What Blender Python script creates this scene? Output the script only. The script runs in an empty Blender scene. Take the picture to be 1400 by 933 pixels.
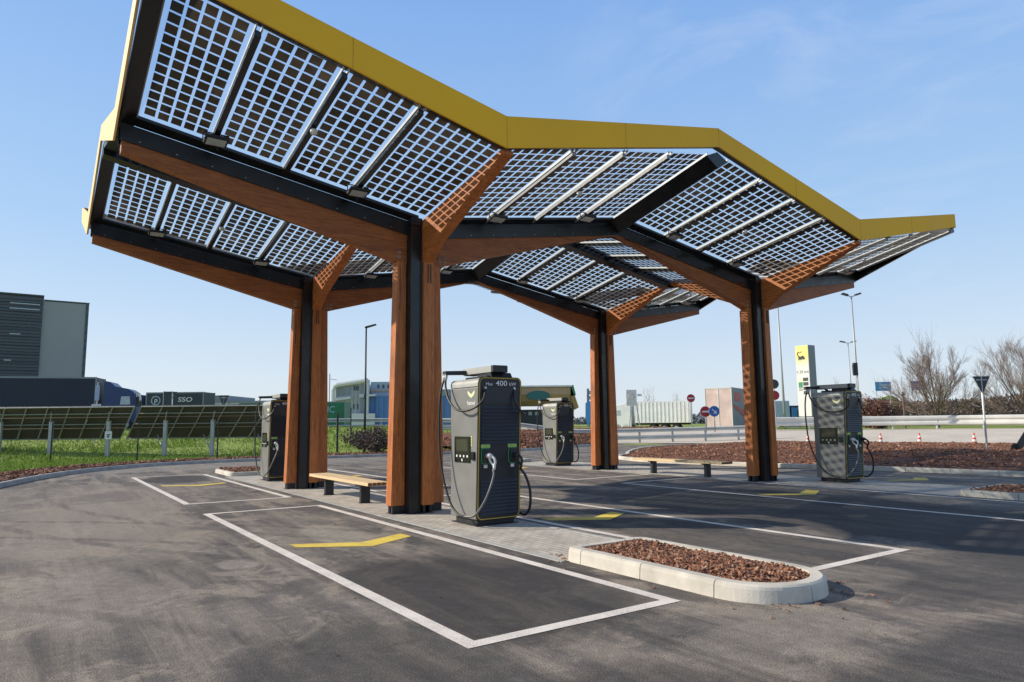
import bpy, bmesh, math, random
from mathutils import Vector, Matrix, noise
random.seed(7)
S = bpy.context.scene
COL = S.collection
R = math.radians
CX, CY, CZ = 11.677, -5.863, 1.6
YAW, PITCH, ROLL = 0.604, 0.1182, -0.0105
FW = Vector((-math.cos(YAW), math.sin(YAW), 0)); RT = Vector((math.sin(YAW), math.cos(YAW), 0))
VIEWROT = math.atan2(RT.y, RT.x)

# ------------------------------------------------------------------ materials
def newmat(name):
    m = bpy.data.materials.new(name); m.use_nodes = True
    nt = m.node_tree; b = nt.nodes['Principled BSDF']
    return m, nt, b
def N(nt, t, **k):
    n = nt.nodes.new(t)
    for a, v in k.items(): setattr(n, a, v)
    return n
def coords(nt, scale=(1,1,1), rot=(0,0,0), loc=(0,0,0)):
    tc = N(nt, 'ShaderNodeTexCoord'); mp = N(nt, 'ShaderNodeMapping')
    nt.links.new(tc.outputs['Object'], mp.inputs[0])
    mp.inputs['Scale'].default_value = scale; mp.inputs['Rotation'].default_value = rot; mp.inputs['Location'].default_value = loc
    return mp.outputs[0]
def noisen(nt, vec, scale, detail=4, rough=.55, dist=0.):
    n = N(nt, 'ShaderNodeTexNoise'); n.inputs['Scale'].default_value = scale; n.inputs['Detail'].default_value = detail
    n.inputs['Roughness'].default_value = rough; n.inputs['Distortion'].default_value = dist
    nt.links.new(vec, n.inputs['Vector']); return n.outputs['Fac']
def ramp(nt, fac, stops, interp='LINEAR'):
    r = N(nt, 'ShaderNodeValToRGB'); cr = r.color_ramp; cr.interpolation = interp
    while len(cr.elements) < len(stops): cr.elements.new(.5)
    for e, (p, c) in zip(cr.elements, stops):
        e.position = p; e.color = (c[0], c[1], c[2], 1) if not isinstance(c, (int, float)) else (c, c, c, 1)
    nt.links.new(fac, r.inputs[0]); return r.outputs[0]
def mix(nt, f, a, b, mode='MIX'):
    m = N(nt, 'ShaderNodeMix', data_type='RGBA', blend_type=mode)
    for i, v in ((0, f), (6, a), (7, b)):
        if hasattr(v, 'is_linked') or hasattr(v, 'links'): nt.links.new(v, m.inputs[i])
        else: m.inputs[i].default_value = v if i == 0 else (v[0], v[1], v[2], 1)
    return m.outputs[2]
def mth(nt, op, a, b=None):
    m = N(nt, 'ShaderNodeMath', operation=op)
    for i, v in ((0, a), (1, b)):
        if v is None: continue
        if hasattr(v, 'links'): nt.links.new(v, m.inputs[i])
        else: m.inputs[i].default_value = v
    return m.outputs[0]
def bump(nt, b, h, strength, dist=.01):
    n = N(nt, 'ShaderNodeBump'); n.inputs['Strength'].default_value = strength; n.inputs['Distance'].default_value = dist
    nt.links.new(h, n.inputs['Height']); nt.links.new(n.outputs[0], b.inputs['Normal'])
def simple(name, col, rough=.5, metal=0., var=.12, vs=6., bmp=0., bs=60.):
    m, nt, b = newmat(name)
    v = coords(nt)
    f = noisen(nt, v, vs, 5)
    c = ramp(nt, f, [(.3, [x*(1-var) for x in col]), (.7, [min(1, x*(1+var)) for x in col])])
    nt.links.new(c, b.inputs['Base Color'])
    rr = ramp(nt, f, [(.3, max(0, rough-.08)), (.7, min(1, rough+.08))])
    nt.links.new(rr, b.inputs['Roughness']); b.inputs['Metallic'].default_value = metal
    if bmp: bump(nt, b, noisen(nt, v, bs, 3), bmp)
    return m
M = {}
M['black_steel'] = simple('black_steel', (.011,.012,.014), .32, 0, .25, 3)
M['black_metal'] = simple('black_metal', (.018,.019,.022), .5, 0, .2, 5)
M['galv'] = simple('galvanised_steel', (.42,.44,.45), .5, .2, .15, 8)
M['alu'] = simple('aluminium', (.42,.43,.44), .5, .2, .1, 4)
M['grey_paint'] = simple('charger_grey', (.22,.22,.21), .42, .15, .05, 3)
M['grey_light'] = simple('charger_cap', (.44,.44,.41), .38, .1, .05, 3)
M['charger_black'] = simple('charger_black', (.017,.018,.023), .4, 0, .15, 6)
M['charger_recess'] = simple('charger_recess', (.024,.027,.036), .4, 0, .1, 3)
M['yellow_trim'] = simple('yellow_trim', (.62,.40,.045), .4, 0, .05)
M['fascia_side_glare'] = simple('fascia_side_glare', (.88,.60,.28), .6, 0, .05, .6)  # sun glare on the end trims painted in as a paler yellow
M['fascia'] = simple('fascia_yellow', (.98,.52,.03), .62, 0, .05, .6)
M['fascia'].node_tree.nodes['Principled BSDF'].inputs['Specular IOR Level'].default_value = .2
M['white'] = simple('white_paint', (.75,.75,.73), .5)
M['cable'] = simple('cable_rubber', (.014,.014,.015), .45)
M['cable_grey'] = simple('cable_grey', (.11,.11,.11), .4)
M['plug_white'] = simple('plug_white', (.70,.70,.68), .35)
M['green'] = simple('socket_green', (.035,.28,.12), .4)
M['lime'] = simple('label_lime', (.36,.52,.12), .5)
M['logo'] = simple('logo_yellow', (.88,.90,.50), .5)
M['screen'] = simple('screen_glass', (.012,.012,.012), .12)
M['display'] = simple('display_lit', (.045,.045,.03), .2)
M['kerb'] = simple('kerb_concrete', (.60,.555,.475), .85, 0, .26, 2.2, .35, 90)
M['kerb_grey'] = simple('kerb_grey', (.40,.40,.38), .9, 0, .25, 2.5, .35, 60)
M['marking'] = None
M['navy'] = simple('lorry_navy', (.010,.016,.042), .5, 0, .15, .5)
M['navy_cab'] = simple('lorry_cab_blue', (.022,.05,.16), .35, 0, .1)
M['dark_lorry'] = simple('lorry_dark', (.045,.052,.062), .5)
M['tyre'] = simple('tyre', (.02,.02,.02), .8)
M['glass_dark'] = simple('vehicle_glass', (.05,.07,.09), .1)
M['glass_light'] = simple('sky_glass', (.45,.52,.55), .12)
M['red'] = simple('sign_red', (.42,.02,.03), .45)
M['blue'] = simple('sign_blue', (.03,.16,.50), .45)
M['blue_light'] = simple('sign_blue_light', (.10,.36,.72), .45)
M['cone'] = simple('cone_orange', (.75,.09,.04), .5)
M['sign_back'] = simple('sign_back', (.05,.055,.06), .5)
M['lorry_white'] = simple('lorry_white', (.88,.88,.88), .5, 0, .08, 1)
M['barrier'] = simple('barrier_zinc', (.66,.65,.61), .6, 0, .1, 1)
M['lorry_pink'] = simple('lorry_pale', (.74,.55,.50), .6, 0, .2, .8)
M['lorry_grey'] = simple('lorry_grey', (.26,.28,.31), .6, 0, .15, .6)
M['lorry_green'] = simple('lorry_green', (.02,.17,.08), .5, 0, .2, .6)
M['lorry_light'] = simple('lorry_pale_blue', (.40,.50,.62), .5, 0, .1)
M['cab_blue'] = simple('cab_blue', (.06,.22,.48), .4)
M['tan'] = simple('canopy_tan', (.50,.32,.19), .5, 0, .2, .25)
M['teal'] = simple('teal_oval', (.035,.15,.14), .5)
M['green_trim'] = simple('green_trim', (.05,.24,.13), .5)
M['bld_grey'] = None
M['bark_tree'] = simple('tree_bark', (.15,.115,.095), .9, 0, .3, 3)
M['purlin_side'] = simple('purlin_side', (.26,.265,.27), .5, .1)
M['twig'] = simple('tree_twig', (.24,.175,.145), .9, 0, .3, 3)
M['bush_leaf'] = simple('bush_leaf', (.17,.075,.055), .8, 0, .45, 2)
M['brush'] = simple('dry_brush', (.10,.075,.06), .9, 0, .4, 3)
M['bench_end'] = simple('bench_end_grain', (.20,.09,.045), .8, 0, .4, 30)
M['pv_back'] = simple('pv_back', (.095,.075,.070), .5, 0, .2, .7)
M['pv_frame'] = simple('pv_frame', (.42,.42,.40), .4, .3)
M['washer'] = simple('washer_steel', (.5,.5,.5), .35, .8)
M['pay'] = simple('pay_label', (.55,.52,.25), .5)
M['eni_yellow'] = None

def mat_wood(name, axis, light=False):
    m, nt, b = newmat(name)
    sc = {'x': (.45, 4.5, 4.5), 'y': (4.5, .45, 4.5), 'z': (4.5, 4.5, .45)}[axis]
    v = coords(nt, sc)
    n1 = noisen(nt, v, 2.2, 8, .62, .6)
    n2 = noisen(nt, v, 9, 6, .7, .2)
    n3 = noisen(nt, coords(nt), .9, 3)
    if light:
        c = ramp(nt, n1, [(.3, (.62,.43,.22)), (.55, (.78,.58,.33)), (.75, (.84,.66,.40))])
        c = mix(nt, .3, c, ramp(nt, n2, [(.35, (.38,.24,.11)), (.65, (.72,.55,.33))]))
    else:
        c = ramp(nt, n1, [(.30, (.26,.075,.018)), (.5, (.52,.165,.040)), (.70, (.74,.28,.072))])
        c = mix(nt, .45, c, ramp(nt, n2, [(.38, (.20,.052,.013)), (.62, (.72,.28,.072))]))
        kn = noisen(nt, coords(nt, tuple(q*.6 for q in sc)), 5, 3, .5, 2.)
        c = mix(nt, ramp(nt, kn, [(.66, 0.), (.72, .6)]), c, (.12,.035,.012))
        c = mix(nt, ramp(nt, n3, [(.35, 0.), (.8, .35)]), c, (.56,.22,.085))
        # glued laminations every 4 cm
        w = N(nt, 'ShaderNodeTexWave', wave_type='BANDS', bands_direction={'x': 'Z', 'y': 'Z', 'z': 'Y'}[axis])
        w.inputs['Scale'].default_value = 3.9; w.inputs['Distortion'].default_value = .25; w.inputs['Detail'].default_value = 1
        nt.links.new(coords(nt), w.inputs['Vector'])
        c = mix(nt, ramp(nt, w.outputs['Fac'], [(.0, .35), (.05, 0.)]), c, (.10,.030,.010))
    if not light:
        shade_k = {'x': .95, 'y': .66, 'z': .88}[axis]; c = mix(nt, 1., c, (shade_k*1.06, shade_k*.93, shade_k*.76), 'MULTIPLY')  # shade under the roof put into the beam tone; fins and braces lighter
    nt.links.new(c, b.inputs['Base Color'])
    b.inputs['Roughness'].default_value = .55 if not light else .75
    bump(nt, b, n2, .25, .004)
    return m
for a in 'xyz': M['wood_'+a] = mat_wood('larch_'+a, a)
M['wood_bench'] = mat_wood('bench_pine', 'x', True)

def mat_asphalt():
    m, nt, b = newmat('asphalt')
    v = coords(nt)
    fine = noisen(nt, v, 95, 2, .7)
    mid = noisen(nt, v, 9, 5, .7)
    blot = noisen(nt, coords(nt, (1,1,1), (0,0,.4)), .42, 6, .62, .4)
    streak = noisen(nt, coords(nt, (.16,1.5,1), (0,0,-.12)), 1.3, 5, .6, .5)
    blot2 = noisen(nt, coords(nt, (.6,1,1), (0,0,.5), (4,9,0)), 1.15, 7, .72, .8)
    c = ramp(nt, blot, [(.34, (.070,.063,.059)), (.5, (.115,.102,.093)), (.66, (.19,.167,.146))])
    c = mix(nt, ramp(nt, streak, [(.46, 0.), (.60, .8)]), c, (.255,.215,.175))
    trk = noisen(nt, coords(nt, (.10,2.6,1), (0,0,.10), (3,1,0)), 1.5, 6, .68, .35)
    c = mix(nt, ramp(nt, trk, [(.50, 0.), (.60, .55)]), c, (.092,.082,.078))
    c = mix(nt, ramp(nt, blot2, [(.52, 0.), (.57, .5), (.78, .9)]), c, (.33,.275,.22))
    c = mix(nt, ramp(nt, blot2, [(.28, .85), (.42, 0.)]), c, (.046,.042,.042))
    scuff = noisen(nt, coords(nt, (1.2,.5,1), (0,0,.9), (7,2,0)), 2.4, 9, .8, 1.6)
    c = mix(nt, ramp(nt, scuff, [(.56, 0.), (.62, .55)]), c, (.31,.26,.21))
    c = mix(nt, ramp(nt, scuff, [(.34, .55), (.40, 0.)]), c, (.050,.046,.046))
    # damp / newly laid darker patches and painted-in canopy shade, each an irregular blob
    nz = noisen(nt, v, .9, 6, .65)
    sep = N(nt, 'ShaderNodeSeparateXYZ'); nt.links.new(v, sep.inputs[0])
    def blob(cx, cy, rx, ry, amt, col, soft=.22):
        nonlocal c
        dx = mth(nt, 'DIVIDE', mth(nt, 'SUBTRACT', sep.outputs[0], cx), rx)
        dy = mth(nt, 'DIVIDE', mth(nt, 'SUBTRACT', sep.outputs[1], cy), ry)
        d = mth(nt, 'ADD', mth(nt, 'POWER', mth(nt, 'ABSOLUTE', dx), 2.6), mth(nt, 'POWER', mth(nt, 'ABSOLUTE', dy), 2.6))
        d = mth(nt, 'ADD', d, mth(nt, 'MULTIPLY', mth(nt, 'SUBTRACT', nz, .5), 1.9))
        f = ramp(nt, d, [(.8-soft, amt), (.8+soft, 0.)])
        c = mix(nt, f, c, col)
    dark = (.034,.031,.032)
    blob(5.7, -2.1, 2.0, 1.25, .78, dark, .28)
    blob(6.7, -1.3, .7, .35, .4, (.13,.115,.10), .3)
    blob(4.2, -1.35, 1.0, .3, .5, (.14,.125,.11), .3)
    blob(-11.8, -2.2, 1.9, 1.05, .85, dark)
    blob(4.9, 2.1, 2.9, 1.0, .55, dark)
    blob(4.5, 6.0, 5.0, 2.8, .75, (.036,.034,.036), .3)  # broad dark tone that deepens the canopy's shadow on the ground
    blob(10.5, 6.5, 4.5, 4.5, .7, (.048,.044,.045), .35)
    blob(7.3, -4.0, 1.5, .95, .7, (.062,.056,.054), .35)
    blob(8.9, -3.0, 1.0, 1.0, .7, (.055,.050,.049), .35)
    blob(9.7, -.6, .75, 2.3, .7, (.058,.053,.052), .35)
    blob(8.7, 2.9, 1.3, 2.2, .65, (.058,.053,.052), .35)
    blob(8.35, -1.2, .40, 1.1, .65, (.25,.215,.18), .35)
    blob(7.6, 1.1, .5, .8, .5, (.23,.20,.17), .35)
    blob(1.6, -2.1, 1.1, .45, .75, (.33,.29,.235), .35)
    blob(-1.8, -4.9, 4.2, 1.6, .62, (.29,.245,.20), .4)
    blob(-7, -5.5, 5, 3, .45, (.25,.215,.18), .4)
    blob(3.7, -5.3, 1.5, .6, .45, (.28,.24,.205), .4)
    blob(3.0, -3.8, .35, .25, .5, (.36,.31,.26), .4)
    blob(-19, 1, 3, 9, .6, (.26,.23,.20), .4)
    # tyre tracks: pairs of arcs round the islands and straight runs along the lane
    def track(fn, amt, w_):
        nonlocal c
        f = ramp(nt, fn, [(0., amt), (w_*.6, amt*.8), (w_, 0.)])
        f = mth(nt, 'MULTIPLY', f, ramp(nt, trk, [(.38, .1), (.6, 1.)]))
        c = mix(nt, f, c, (.050,.046,.046))
    def dist(cx, cy):
        dx = mth(nt, 'SUBTRACT', sep.outputs[0], cx); dy = mth(nt, 'SUBTRACT', sep.outputs[1], cy)
        return mth(nt, 'SQRT', mth(nt, 'ADD', mth(nt, 'MULTIPLY', dx, dx), mth(nt, 'MULTIPLY', dy, dy)))
    d1 = dist(8.5, 7.0); d2 = dist(-9., 14.); d3 = dist(16., -22.)
    for d_, r_ in ((d1,8.6),(d1,10.15),(d1,9.0),(d2,19.6),(d2,21.2),(d3,20.2),(d3,18.6),(d3,23.4),(d3,25.0)):
        track(mth(nt, 'ABSOLUTE', mth(nt, 'SUBTRACT', d_, r_)), .5, .13)
    f2 = ramp(nt, fine, [(.30, .38), (.5, 1.), (.70, 2.1)])
    f3 = ramp(nt, mid, [(.3, .78), (.7, 1.2)])
    c = mix(nt, 1., c, f2, 'MULTIPLY'); c = mix(nt, 1., c, f3, 'MULTIPLY')
    # cracks: thin dark lines
    vo = N(nt, 'ShaderNodeTexVoronoi', feature='DISTANCE_TO_EDGE'); vo.inputs['Scale'].default_value = .22
    dv = N(nt, 'ShaderNodeVectorMath', operation='ADD'); nn = N(nt, 'ShaderNodeTexNoise'); nn.inputs['Scale'].default_value = 1.1; nn.inputs['Detail'].default_value = 5
    nt.links.new(v, nn.inputs['Vector']); nt.links.new(v, dv.inputs[0]); nt.links.new(nn.outputs['Color'], dv.inputs[1]); nt.links.new(dv.outputs[0], vo.inputs['Vector'])
    c = mix(nt, ramp(nt, vo.outputs['Distance'], [(.0, .32), (.004, 0.)]), c, (.03,.028,.028))
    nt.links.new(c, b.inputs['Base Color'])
    b.inputs['Roughness'].default_value = .86; b.inputs['Specular IOR Level'].default_value = .35
    bump(nt, b, fine, .5, .006)
    return m
M['asphalt'] = mat_asphalt()

def mat_marking(name, col):
    m, nt, b = newmat(name)
    v = coords(nt)
    f = noisen(nt, v, 90, 3, .7); g = noisen(nt, v, 2.2, 6, .7)
    c = ramp(nt, g, [(.3, [x*.80 for x in col]), (.65, col)])
    w = mth(nt, 'MULTIPLY', ramp(nt, f, [(.52, 0.), (.66, .85)]), ramp(nt, g, [(.35, 1.), (.62, .3)]))
    c = mix(nt, ramp(nt, noisen(nt, coords(nt, (.5,3,1)), 1.4, 7, .75), [(.55, 0.), (.72, .45)]), c, (.30,.27,.24))
    c = mix(nt, w, c, (.12,.11,.10))
    nt.links.new(c, b.inputs['Base Color']); b.inputs['Roughness'].default_value = .75
    bump(nt, b, f, .4, .004)
    return m
M['marking'] = mat_marking('white_marking', (.88,.80,.72))
M['marking_yellow'] = mat_marking('yellow_marking', (.90,.66,.10))

def mat_paving():
    m, nt, b = newmat('concrete_pavers')
    v = coords(nt)
    br = N(nt, 'ShaderNodeTexBrick'); nt.links.new(v, br.inputs['Vector'])
    br.inputs['Scale'].default_value = 1.; br.inputs['Brick Width'].default_value = .2; br.inputs['Row Height'].default_value = .1
    br.inputs['Mortar Size'].default_value = .006; br.inputs['Color1'].default_value = (.56,.50,.43,1); br.inputs['Color2'].default_value = (.50,.45,.385,1); br.inputs['Mortar'].default_value = (.22,.20,.18,1)
    c = mix(nt, 1., br.outputs['Color'], ramp(nt, noisen(nt, v, 2.5, 6, .65), [(.3, .72), (.7, 1.22)]), 'MULTIPLY')
    c = mix(nt, 1., c, ramp(nt, noisen(nt, v, 80, 2), [(.3, .85), (.7, 1.15)]), 'MULTIPLY')
    nt.links.new(c, b.inputs['Base Color']); b.inputs['Roughness'].default_value = .9
    bump(nt, b, br.outputs['Fac'], -.35, .004)
    return m
M['paving'] = mat_paving()

def mat_ground():
    m, nt, b = newmat('grassland')
    v = coords(nt)
    a = noisen(nt, v, .35, 6, .65); f = noisen(nt, v, 5, 5, .7); d = noisen(nt, v, .08, 4, .6)
    c = ramp(nt, f, [(.25, (.09,.13,.02)), (.5, (.27,.36,.055)), (.75, (.42,.48,.11))])
    c = mix(nt, ramp(nt, a, [(.5, 0.), (.75, .55)]), c, (.17,.135,.06))
    c = mix(nt, ramp(nt, d, [(.5, 0.), (.8, .5)]), c, (.05,.09,.02))
    nt.links.new(c, b.inputs['Base Color']); b.inputs['Roughness'].default_value = .95
    bump(nt, b, f, .6, .15)
    return m
M['ground'] = mat_ground()
def mat_soil(name='bark_soil', k=1.):
    m, nt, b = newmat(name)
    v = coords(nt)
    f = noisen(nt, v, 14, 5, .75); g = noisen(nt, v, 1.2, 5, .6)
    c = ramp(nt, f, [(.3, (.045*k,.018*k,.010*k)), (.5, (.22*k,.085*k,.048*k)), (.72, (.40*k,.20*k,.125*k))])
    c = mix(nt, ramp(nt, g, [(.35, .5), (.6, 0.)]), c, (.06*k,.025*k,.015*k))
    nt.links.new(c, b.inputs['Base Color']); b.inputs['Roughness'].default_value = .95
    bump(nt, b, f, 1., .05)
    return m
M['soil'] = mat_soil()
def mat_chip():
    m, nt, b = newmat('bark_chip')
    g = N(nt, 'ShaderNodeNewGeometry')
    c = ramp(nt, g.outputs['Random Per Island'], [(0, (.045,.018,.011)), (.3, (.17,.065,.032)), (.62, (.36,.155,.080)), (.9, (.52,.29,.17)), (1, (.62,.43,.31))])
    c2 = mix(nt, .35, c, ramp(nt, noisen(nt, coords(nt), 60, 3), [(.3, (.04,.015,.01)), (.7, (.35,.17,.11))]))
    nt.links.new(c2, b.inputs['Base Color']); b.inputs['Roughness'].default_value = .85
    return m
M['chip'] = mat_chip()
def mat_blade():
    m, nt, b = newmat('grass_blade')
    g = N(nt, 'ShaderNodeNewGeometry')
    c = ramp(nt, g.outputs['Random Per Island'], [(0, (.14,.21,.03)), (.5, (.38,.50,.07)), (.85, (.55,.64,.14)), (1, (.62,.58,.28))])
    nt.links.new(c, b.inputs['Base Color']); b.inputs['Roughness'].default_value = .7
    return m
M['blade'] = mat_blade()
def mat_concrete_road():
    m, nt, b = newmat('pale_road')
    v = coords(nt, (1,1,1), (0,0,.3))
    f = noisen(nt, v, .5, 5, .6); g = noisen(nt, v, 12, 3)
    c = ramp(nt, f, [(.3, (.55,.48,.40)), (.7, (.68,.60,.50))])
    c = mix(nt, 1., c, ramp(nt, g, [(.3, .88), (.7, 1.1)]), 'MULTIPLY')
    nt.links.new(c, b.inputs['Base Color']); b.inputs['Roughness'].default_value = .9
    return m
M['pale_road'] = mat_concrete_road()
def mat_glass():
    m, nt, b = newmat('panel_glass')
    nt.nodes.remove(b)
    out = nt.nodes['Material Output']
    tr = N(nt, 'ShaderNodeBsdfTransparent'); tr.inputs[0].default_value = (.93,.965,.985,1)
    tl = N(nt, 'ShaderNodeBsdfTranslucent'); tl.inputs[0].default_value = (.85,.90,.95,1)
    df = N(nt, 'ShaderNodeBsdfDiffuse'); df.inputs[0].default_value = (.5,.53,.55,1)
    gl = N(nt, 'ShaderNodeBsdfGlossy'); gl.inputs['Roughness'].default_value = .05
    a = N(nt, 'ShaderNodeAddShader'); nt.links.new(tl.outputs[0], a.inputs[0]); nt.links.new(df.outputs[0], a.inputs[1])
    m1 = N(nt, 'ShaderNodeMixShader')
    f = ramp(nt, noisen(nt, coords(nt), 1.6, 5, .65), [(.4, .07), (.75, .18)])
    nt.links.new(f, m1.inputs[0]); nt.links.new(tr.outputs[0], m1.inputs[1]); nt.links.new(a.outputs[0], m1.inputs[2])
    m2 = N(nt, 'ShaderNodeMixShader'); m2.inputs[0].default_value = .05; nt.links.new(m1.outputs[0], m2.inputs[1]); nt.links.new(gl.outputs[0], m2.inputs[2])
    nt.links.new(m2.outputs[0], out.inputs[0])
    return m
M['glass'] = mat_glass()
def mat_cell():
    m, nt, b = newmat('solar_cell')
    g = N(nt, 'ShaderNodeNewGeometry')
    c = ramp(nt, g.outputs['Random Per Island'], [(0, (.028,.025,.022)), (.6, (.048,.041,.034)), (.9, (.070,.056,.042)), (1, (.13,.10,.07))])
    nt.links.new(c, b.inputs['Base Color']); b.inputs['Roughness'].default_value = .4; b.inputs['Specular IOR Level'].default_value = .2
    tl = N(nt, 'ShaderNodeBsdfTranslucent'); tl.inputs[0].default_value = (.30,.22,.15,1)
    mx = N(nt, 'ShaderNodeMixShader')
    f = ramp(nt, noisen(nt, coords(nt), 1.1, 4, .6), [(.45, .03), (.7, .16)])
    nt.links.new(f, mx.inputs[0]); nt.links.new(b.outputs[0], mx.inputs[1]); nt.links.new(tl.outputs[0], mx.inputs[2])
    nt.links.new(mx.outputs[0], nt.nodes['Material Output'].inputs[0])
    return m
M['cell'] = mat_cell()
def mat_louvre(name, col, sz, axis='Z'):
    m, nt, b = newmat(name)
    v = coords(nt)
    w = N(nt, 'ShaderNodeTexWave', wave_type='BANDS', bands_direction=axis, wave_profile='SAW')
    w.inputs['Scale'].default_value = sz; nt.links.new(v, w.inputs['Vector'])
    c = ramp(nt, w.outputs['Fac'], [(0, [x*.55 for x in col]), (.25, col), (1, [x*1.12 for x in col])])
    c = mix(nt, 1., c, ramp(nt, noisen(nt, v, .25, 4), [(.3, .9), (.7, 1.1)]), 'MULTIPLY')
    nt.links.new(c, b.inputs['Base Color']); b.inputs['Roughness'].default_value = .6
    return m
M['bld_dark'] = mat_louvre('building_dark_cladding', (.085,.095,.115), .28)
M['bld_grey'] = simple('building_grey_panels', (.36,.355,.36), .6, 0, .05, .15)
M['house_grey'] = mat_louvre('house_grey', (.42,.42,.43), .5, 'X')
M['house_blue'] = mat_louvre('house_blue', (.10,.21,.45), .4, 'X')
M['ribbed_white'] = mat_louvre('ribbed_white', (.62,.64,.66), .12, 'X')
M['brown_wall'] = simple('brown_wall', (.19,.12,.09), .9, 0, .3, .4)
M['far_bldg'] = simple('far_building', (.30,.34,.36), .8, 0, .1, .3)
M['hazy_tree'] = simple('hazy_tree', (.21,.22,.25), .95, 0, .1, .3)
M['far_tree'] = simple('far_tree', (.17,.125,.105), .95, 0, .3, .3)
M['hill_green'] = simple('hill_green', (.09,.20,.03), .95, 0, .3, .3)
def mat_totem():
    m, nt, b = newmat('totem_face')
    tc = N(nt, 'ShaderNodeTexCoord'); sp = N(nt, 'ShaderNodeSeparateXYZ'); nt.links.new(tc.outputs['Object'], sp.inputs[0])
    c = ramp(nt, mth(nt, 'DIVIDE', sp.outputs[2], 10.), [(.66, (.72,.72,.70)), (.78, (.78,.72,.22)), (1., (.80,.74,.30))])
    nt.links.new(c, b.inputs['Base Color']); b.inputs['Roughness'].default_value = .4
    return m
M['totem'] = mat_totem()

# ------------------------------------------------------------------ mesh builder
class MB:
    def __init__(s): s.v = []; s.f = []; s.mi = []
    def add(s, vs, fs, mi=0):
        o = len(s.v); s.v += [tuple(p) for p in vs]; s.f += [tuple(i+o for i in f) for f in fs]; s.mi += [mi]*len(fs); return s
    def hexa(s, p, mi=0):   # p: 4 bottom ccw, 4 top ccw
        return s.add(p, [(3,2,1,0),(4,5,6,7),(0,1,5,4),(1,2,6,5),(2,3,7,6),(3,0,4,7)], mi)
    def box(s, x0, x1, y0, y1, z0, z1, mi=0):
        return s.hexa([(x0,y0,z0),(x1,y0,z0),(x1,y1,z0),(x0,y1,z0),(x0,y0,z1),(x1,y0,z1),(x1,y1,z1),(x0,y1,z1)], mi)
    def prism(s, pts, d, mi=0):   # closed polygon pts (3d) extruded by vector d
        n = len(pts); d = Vector(d)
        vs = [tuple(p) for p in pts] + [tuple(Vector(p)+d) for p in pts]
        return s.add(vs, [tuple(range(n-1,-1,-1)), tuple(range(n, 2*n))] + [(i, (i+1) % n, n+(i+1) % n, n+i) for i in range(n)], mi)
    def tube(s, path, r, n=8, mi=0, caps=True):
        path = [Vector(p) for p in path]; rr = r if isinstance(r, (list, tuple)) else [r]*len(path)
        rings = []; up = Vector((0,0,1)); prev = None
        for i, p in enumerate(path):
            t = (path[min(i+1, len(path)-1)] - path[max(i-1, 0)])
            if t.length < 1e-9: t = Vector((0,0,1))
            t.normalize()
            a = prev if prev is not None else (Vector((1,0,0)) if abs(t.z) > .9 else up)
            a = a - t*a.dot(t)
            if a.length < 1e-6: a = Vector((0,1,0)) - t*t.y
            a.normalize(); b = t.cross(a); prev = a
            rings.append([tuple(p + (a*math.cos(2*math.pi*k/n) + b*math.sin(2*math.pi*k/n))*rr[i]) for k in range(n)])
        vs = [q for rg in rings for q in rg]; fs = []
        for i in range(len(path)-1):
            for k in range(n): fs.append((i*n+k, i*n+(k+1) % n, (i+1)*n+(k+1) % n, (i+1)*n+k))
        if caps: fs += [tuple(range(n-1,-1,-1)), tuple((len(path)-1)*n+k for k in range(n))]
        return s.add(vs, fs, mi)
    def build(s, name, mats, parent=None, bevel=0., smooth=False, seg=2, loc=None, rz=None):
        me = bpy.data.meshes.new(name); me.from_pydata(s.v, [], s.f)
        mats = mats if isinstance(mats, (list, tuple)) else [mats]
        for m in mats: me.materials.append(m)
        me.polygons.foreach_set('material_index', s.mi)
        bm = bmesh.new(); bm.from_mesh(me); bmesh.ops.recalc_face_normals(bm, faces=bm.faces); bm.to_mesh(me); bm.free()
        if smooth: me.polygons.foreach_set('use_smooth', [True]*len(me.polygons))
        me.update()
        o = bpy.data.objects.new(name, me); COL.objects.link(o)
        if parent is not None: o.parent = parent
        if loc: o.location = loc
        if rz is not None: o.rotation_euler.z = rz
        if bevel:
            b = o.modifiers.new('bevel', 'BEVEL'); b.width = bevel; b.segments = seg; b.limit_method = 'ANGLE'; b.angle_limit = R(35)
            if smooth is False:
                me.polygons.foreach_set('use_smooth', [True]*len(me.polygons)); b.harden_normals = True
        return o
def spline(pts, n=8):
    P = [Vector(p) for p in pts]; P = [P[0]*2-P[1]] + P + [P[-1]*2-P[-2]]; out = []
    for i in range(1, len(P)-2):
        for k in range(n):
            t = k/n
            out.append(.5*((2*P[i]) + (P[i+1]-P[i-1])*t + (2*P[i-1]-5*P[i]+4*P[i+1]-P[i+2])*t*t + (3*P[i]-P[i-1]-3*P[i+1]+P[i+2])*t**3))
    out.append(P[-2]); return out
def cone_tube(mb, p0, p1, r0, r1, n=12, mi=0): return mb.tube([p0, p1], [r0, r1], n, mi)
def tag(o, label=None, cat=None, group=None, kind=None):
    if label: o['label'] = label
    if cat: o['category'] = cat
    if group: o['group'] = group
    if kind: o['kind'] = kind
    return o
def empty(name, loc=(0,0,0), rz=0., label=None, cat=None, group=None):
    o = bpy.data.objects.new(name, None); COL.objects.link(o); o.location = loc; o.rotation_euler.z = rz; o.empty_display_size = .3
    return tag(o, label, cat, group)
def children(o): return [c for c in bpy.data.objects if c.parent == o]
def copy_tree(o, parent=None):
    c = o.copy(); COL.objects.link(c); c.parent = parent
    for ch in children(o): copy_tree(ch, c)
    return c
def struct(name, mb, mat, **k): return tag(mb.build(name, mat, **k), kind='structure')
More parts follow.
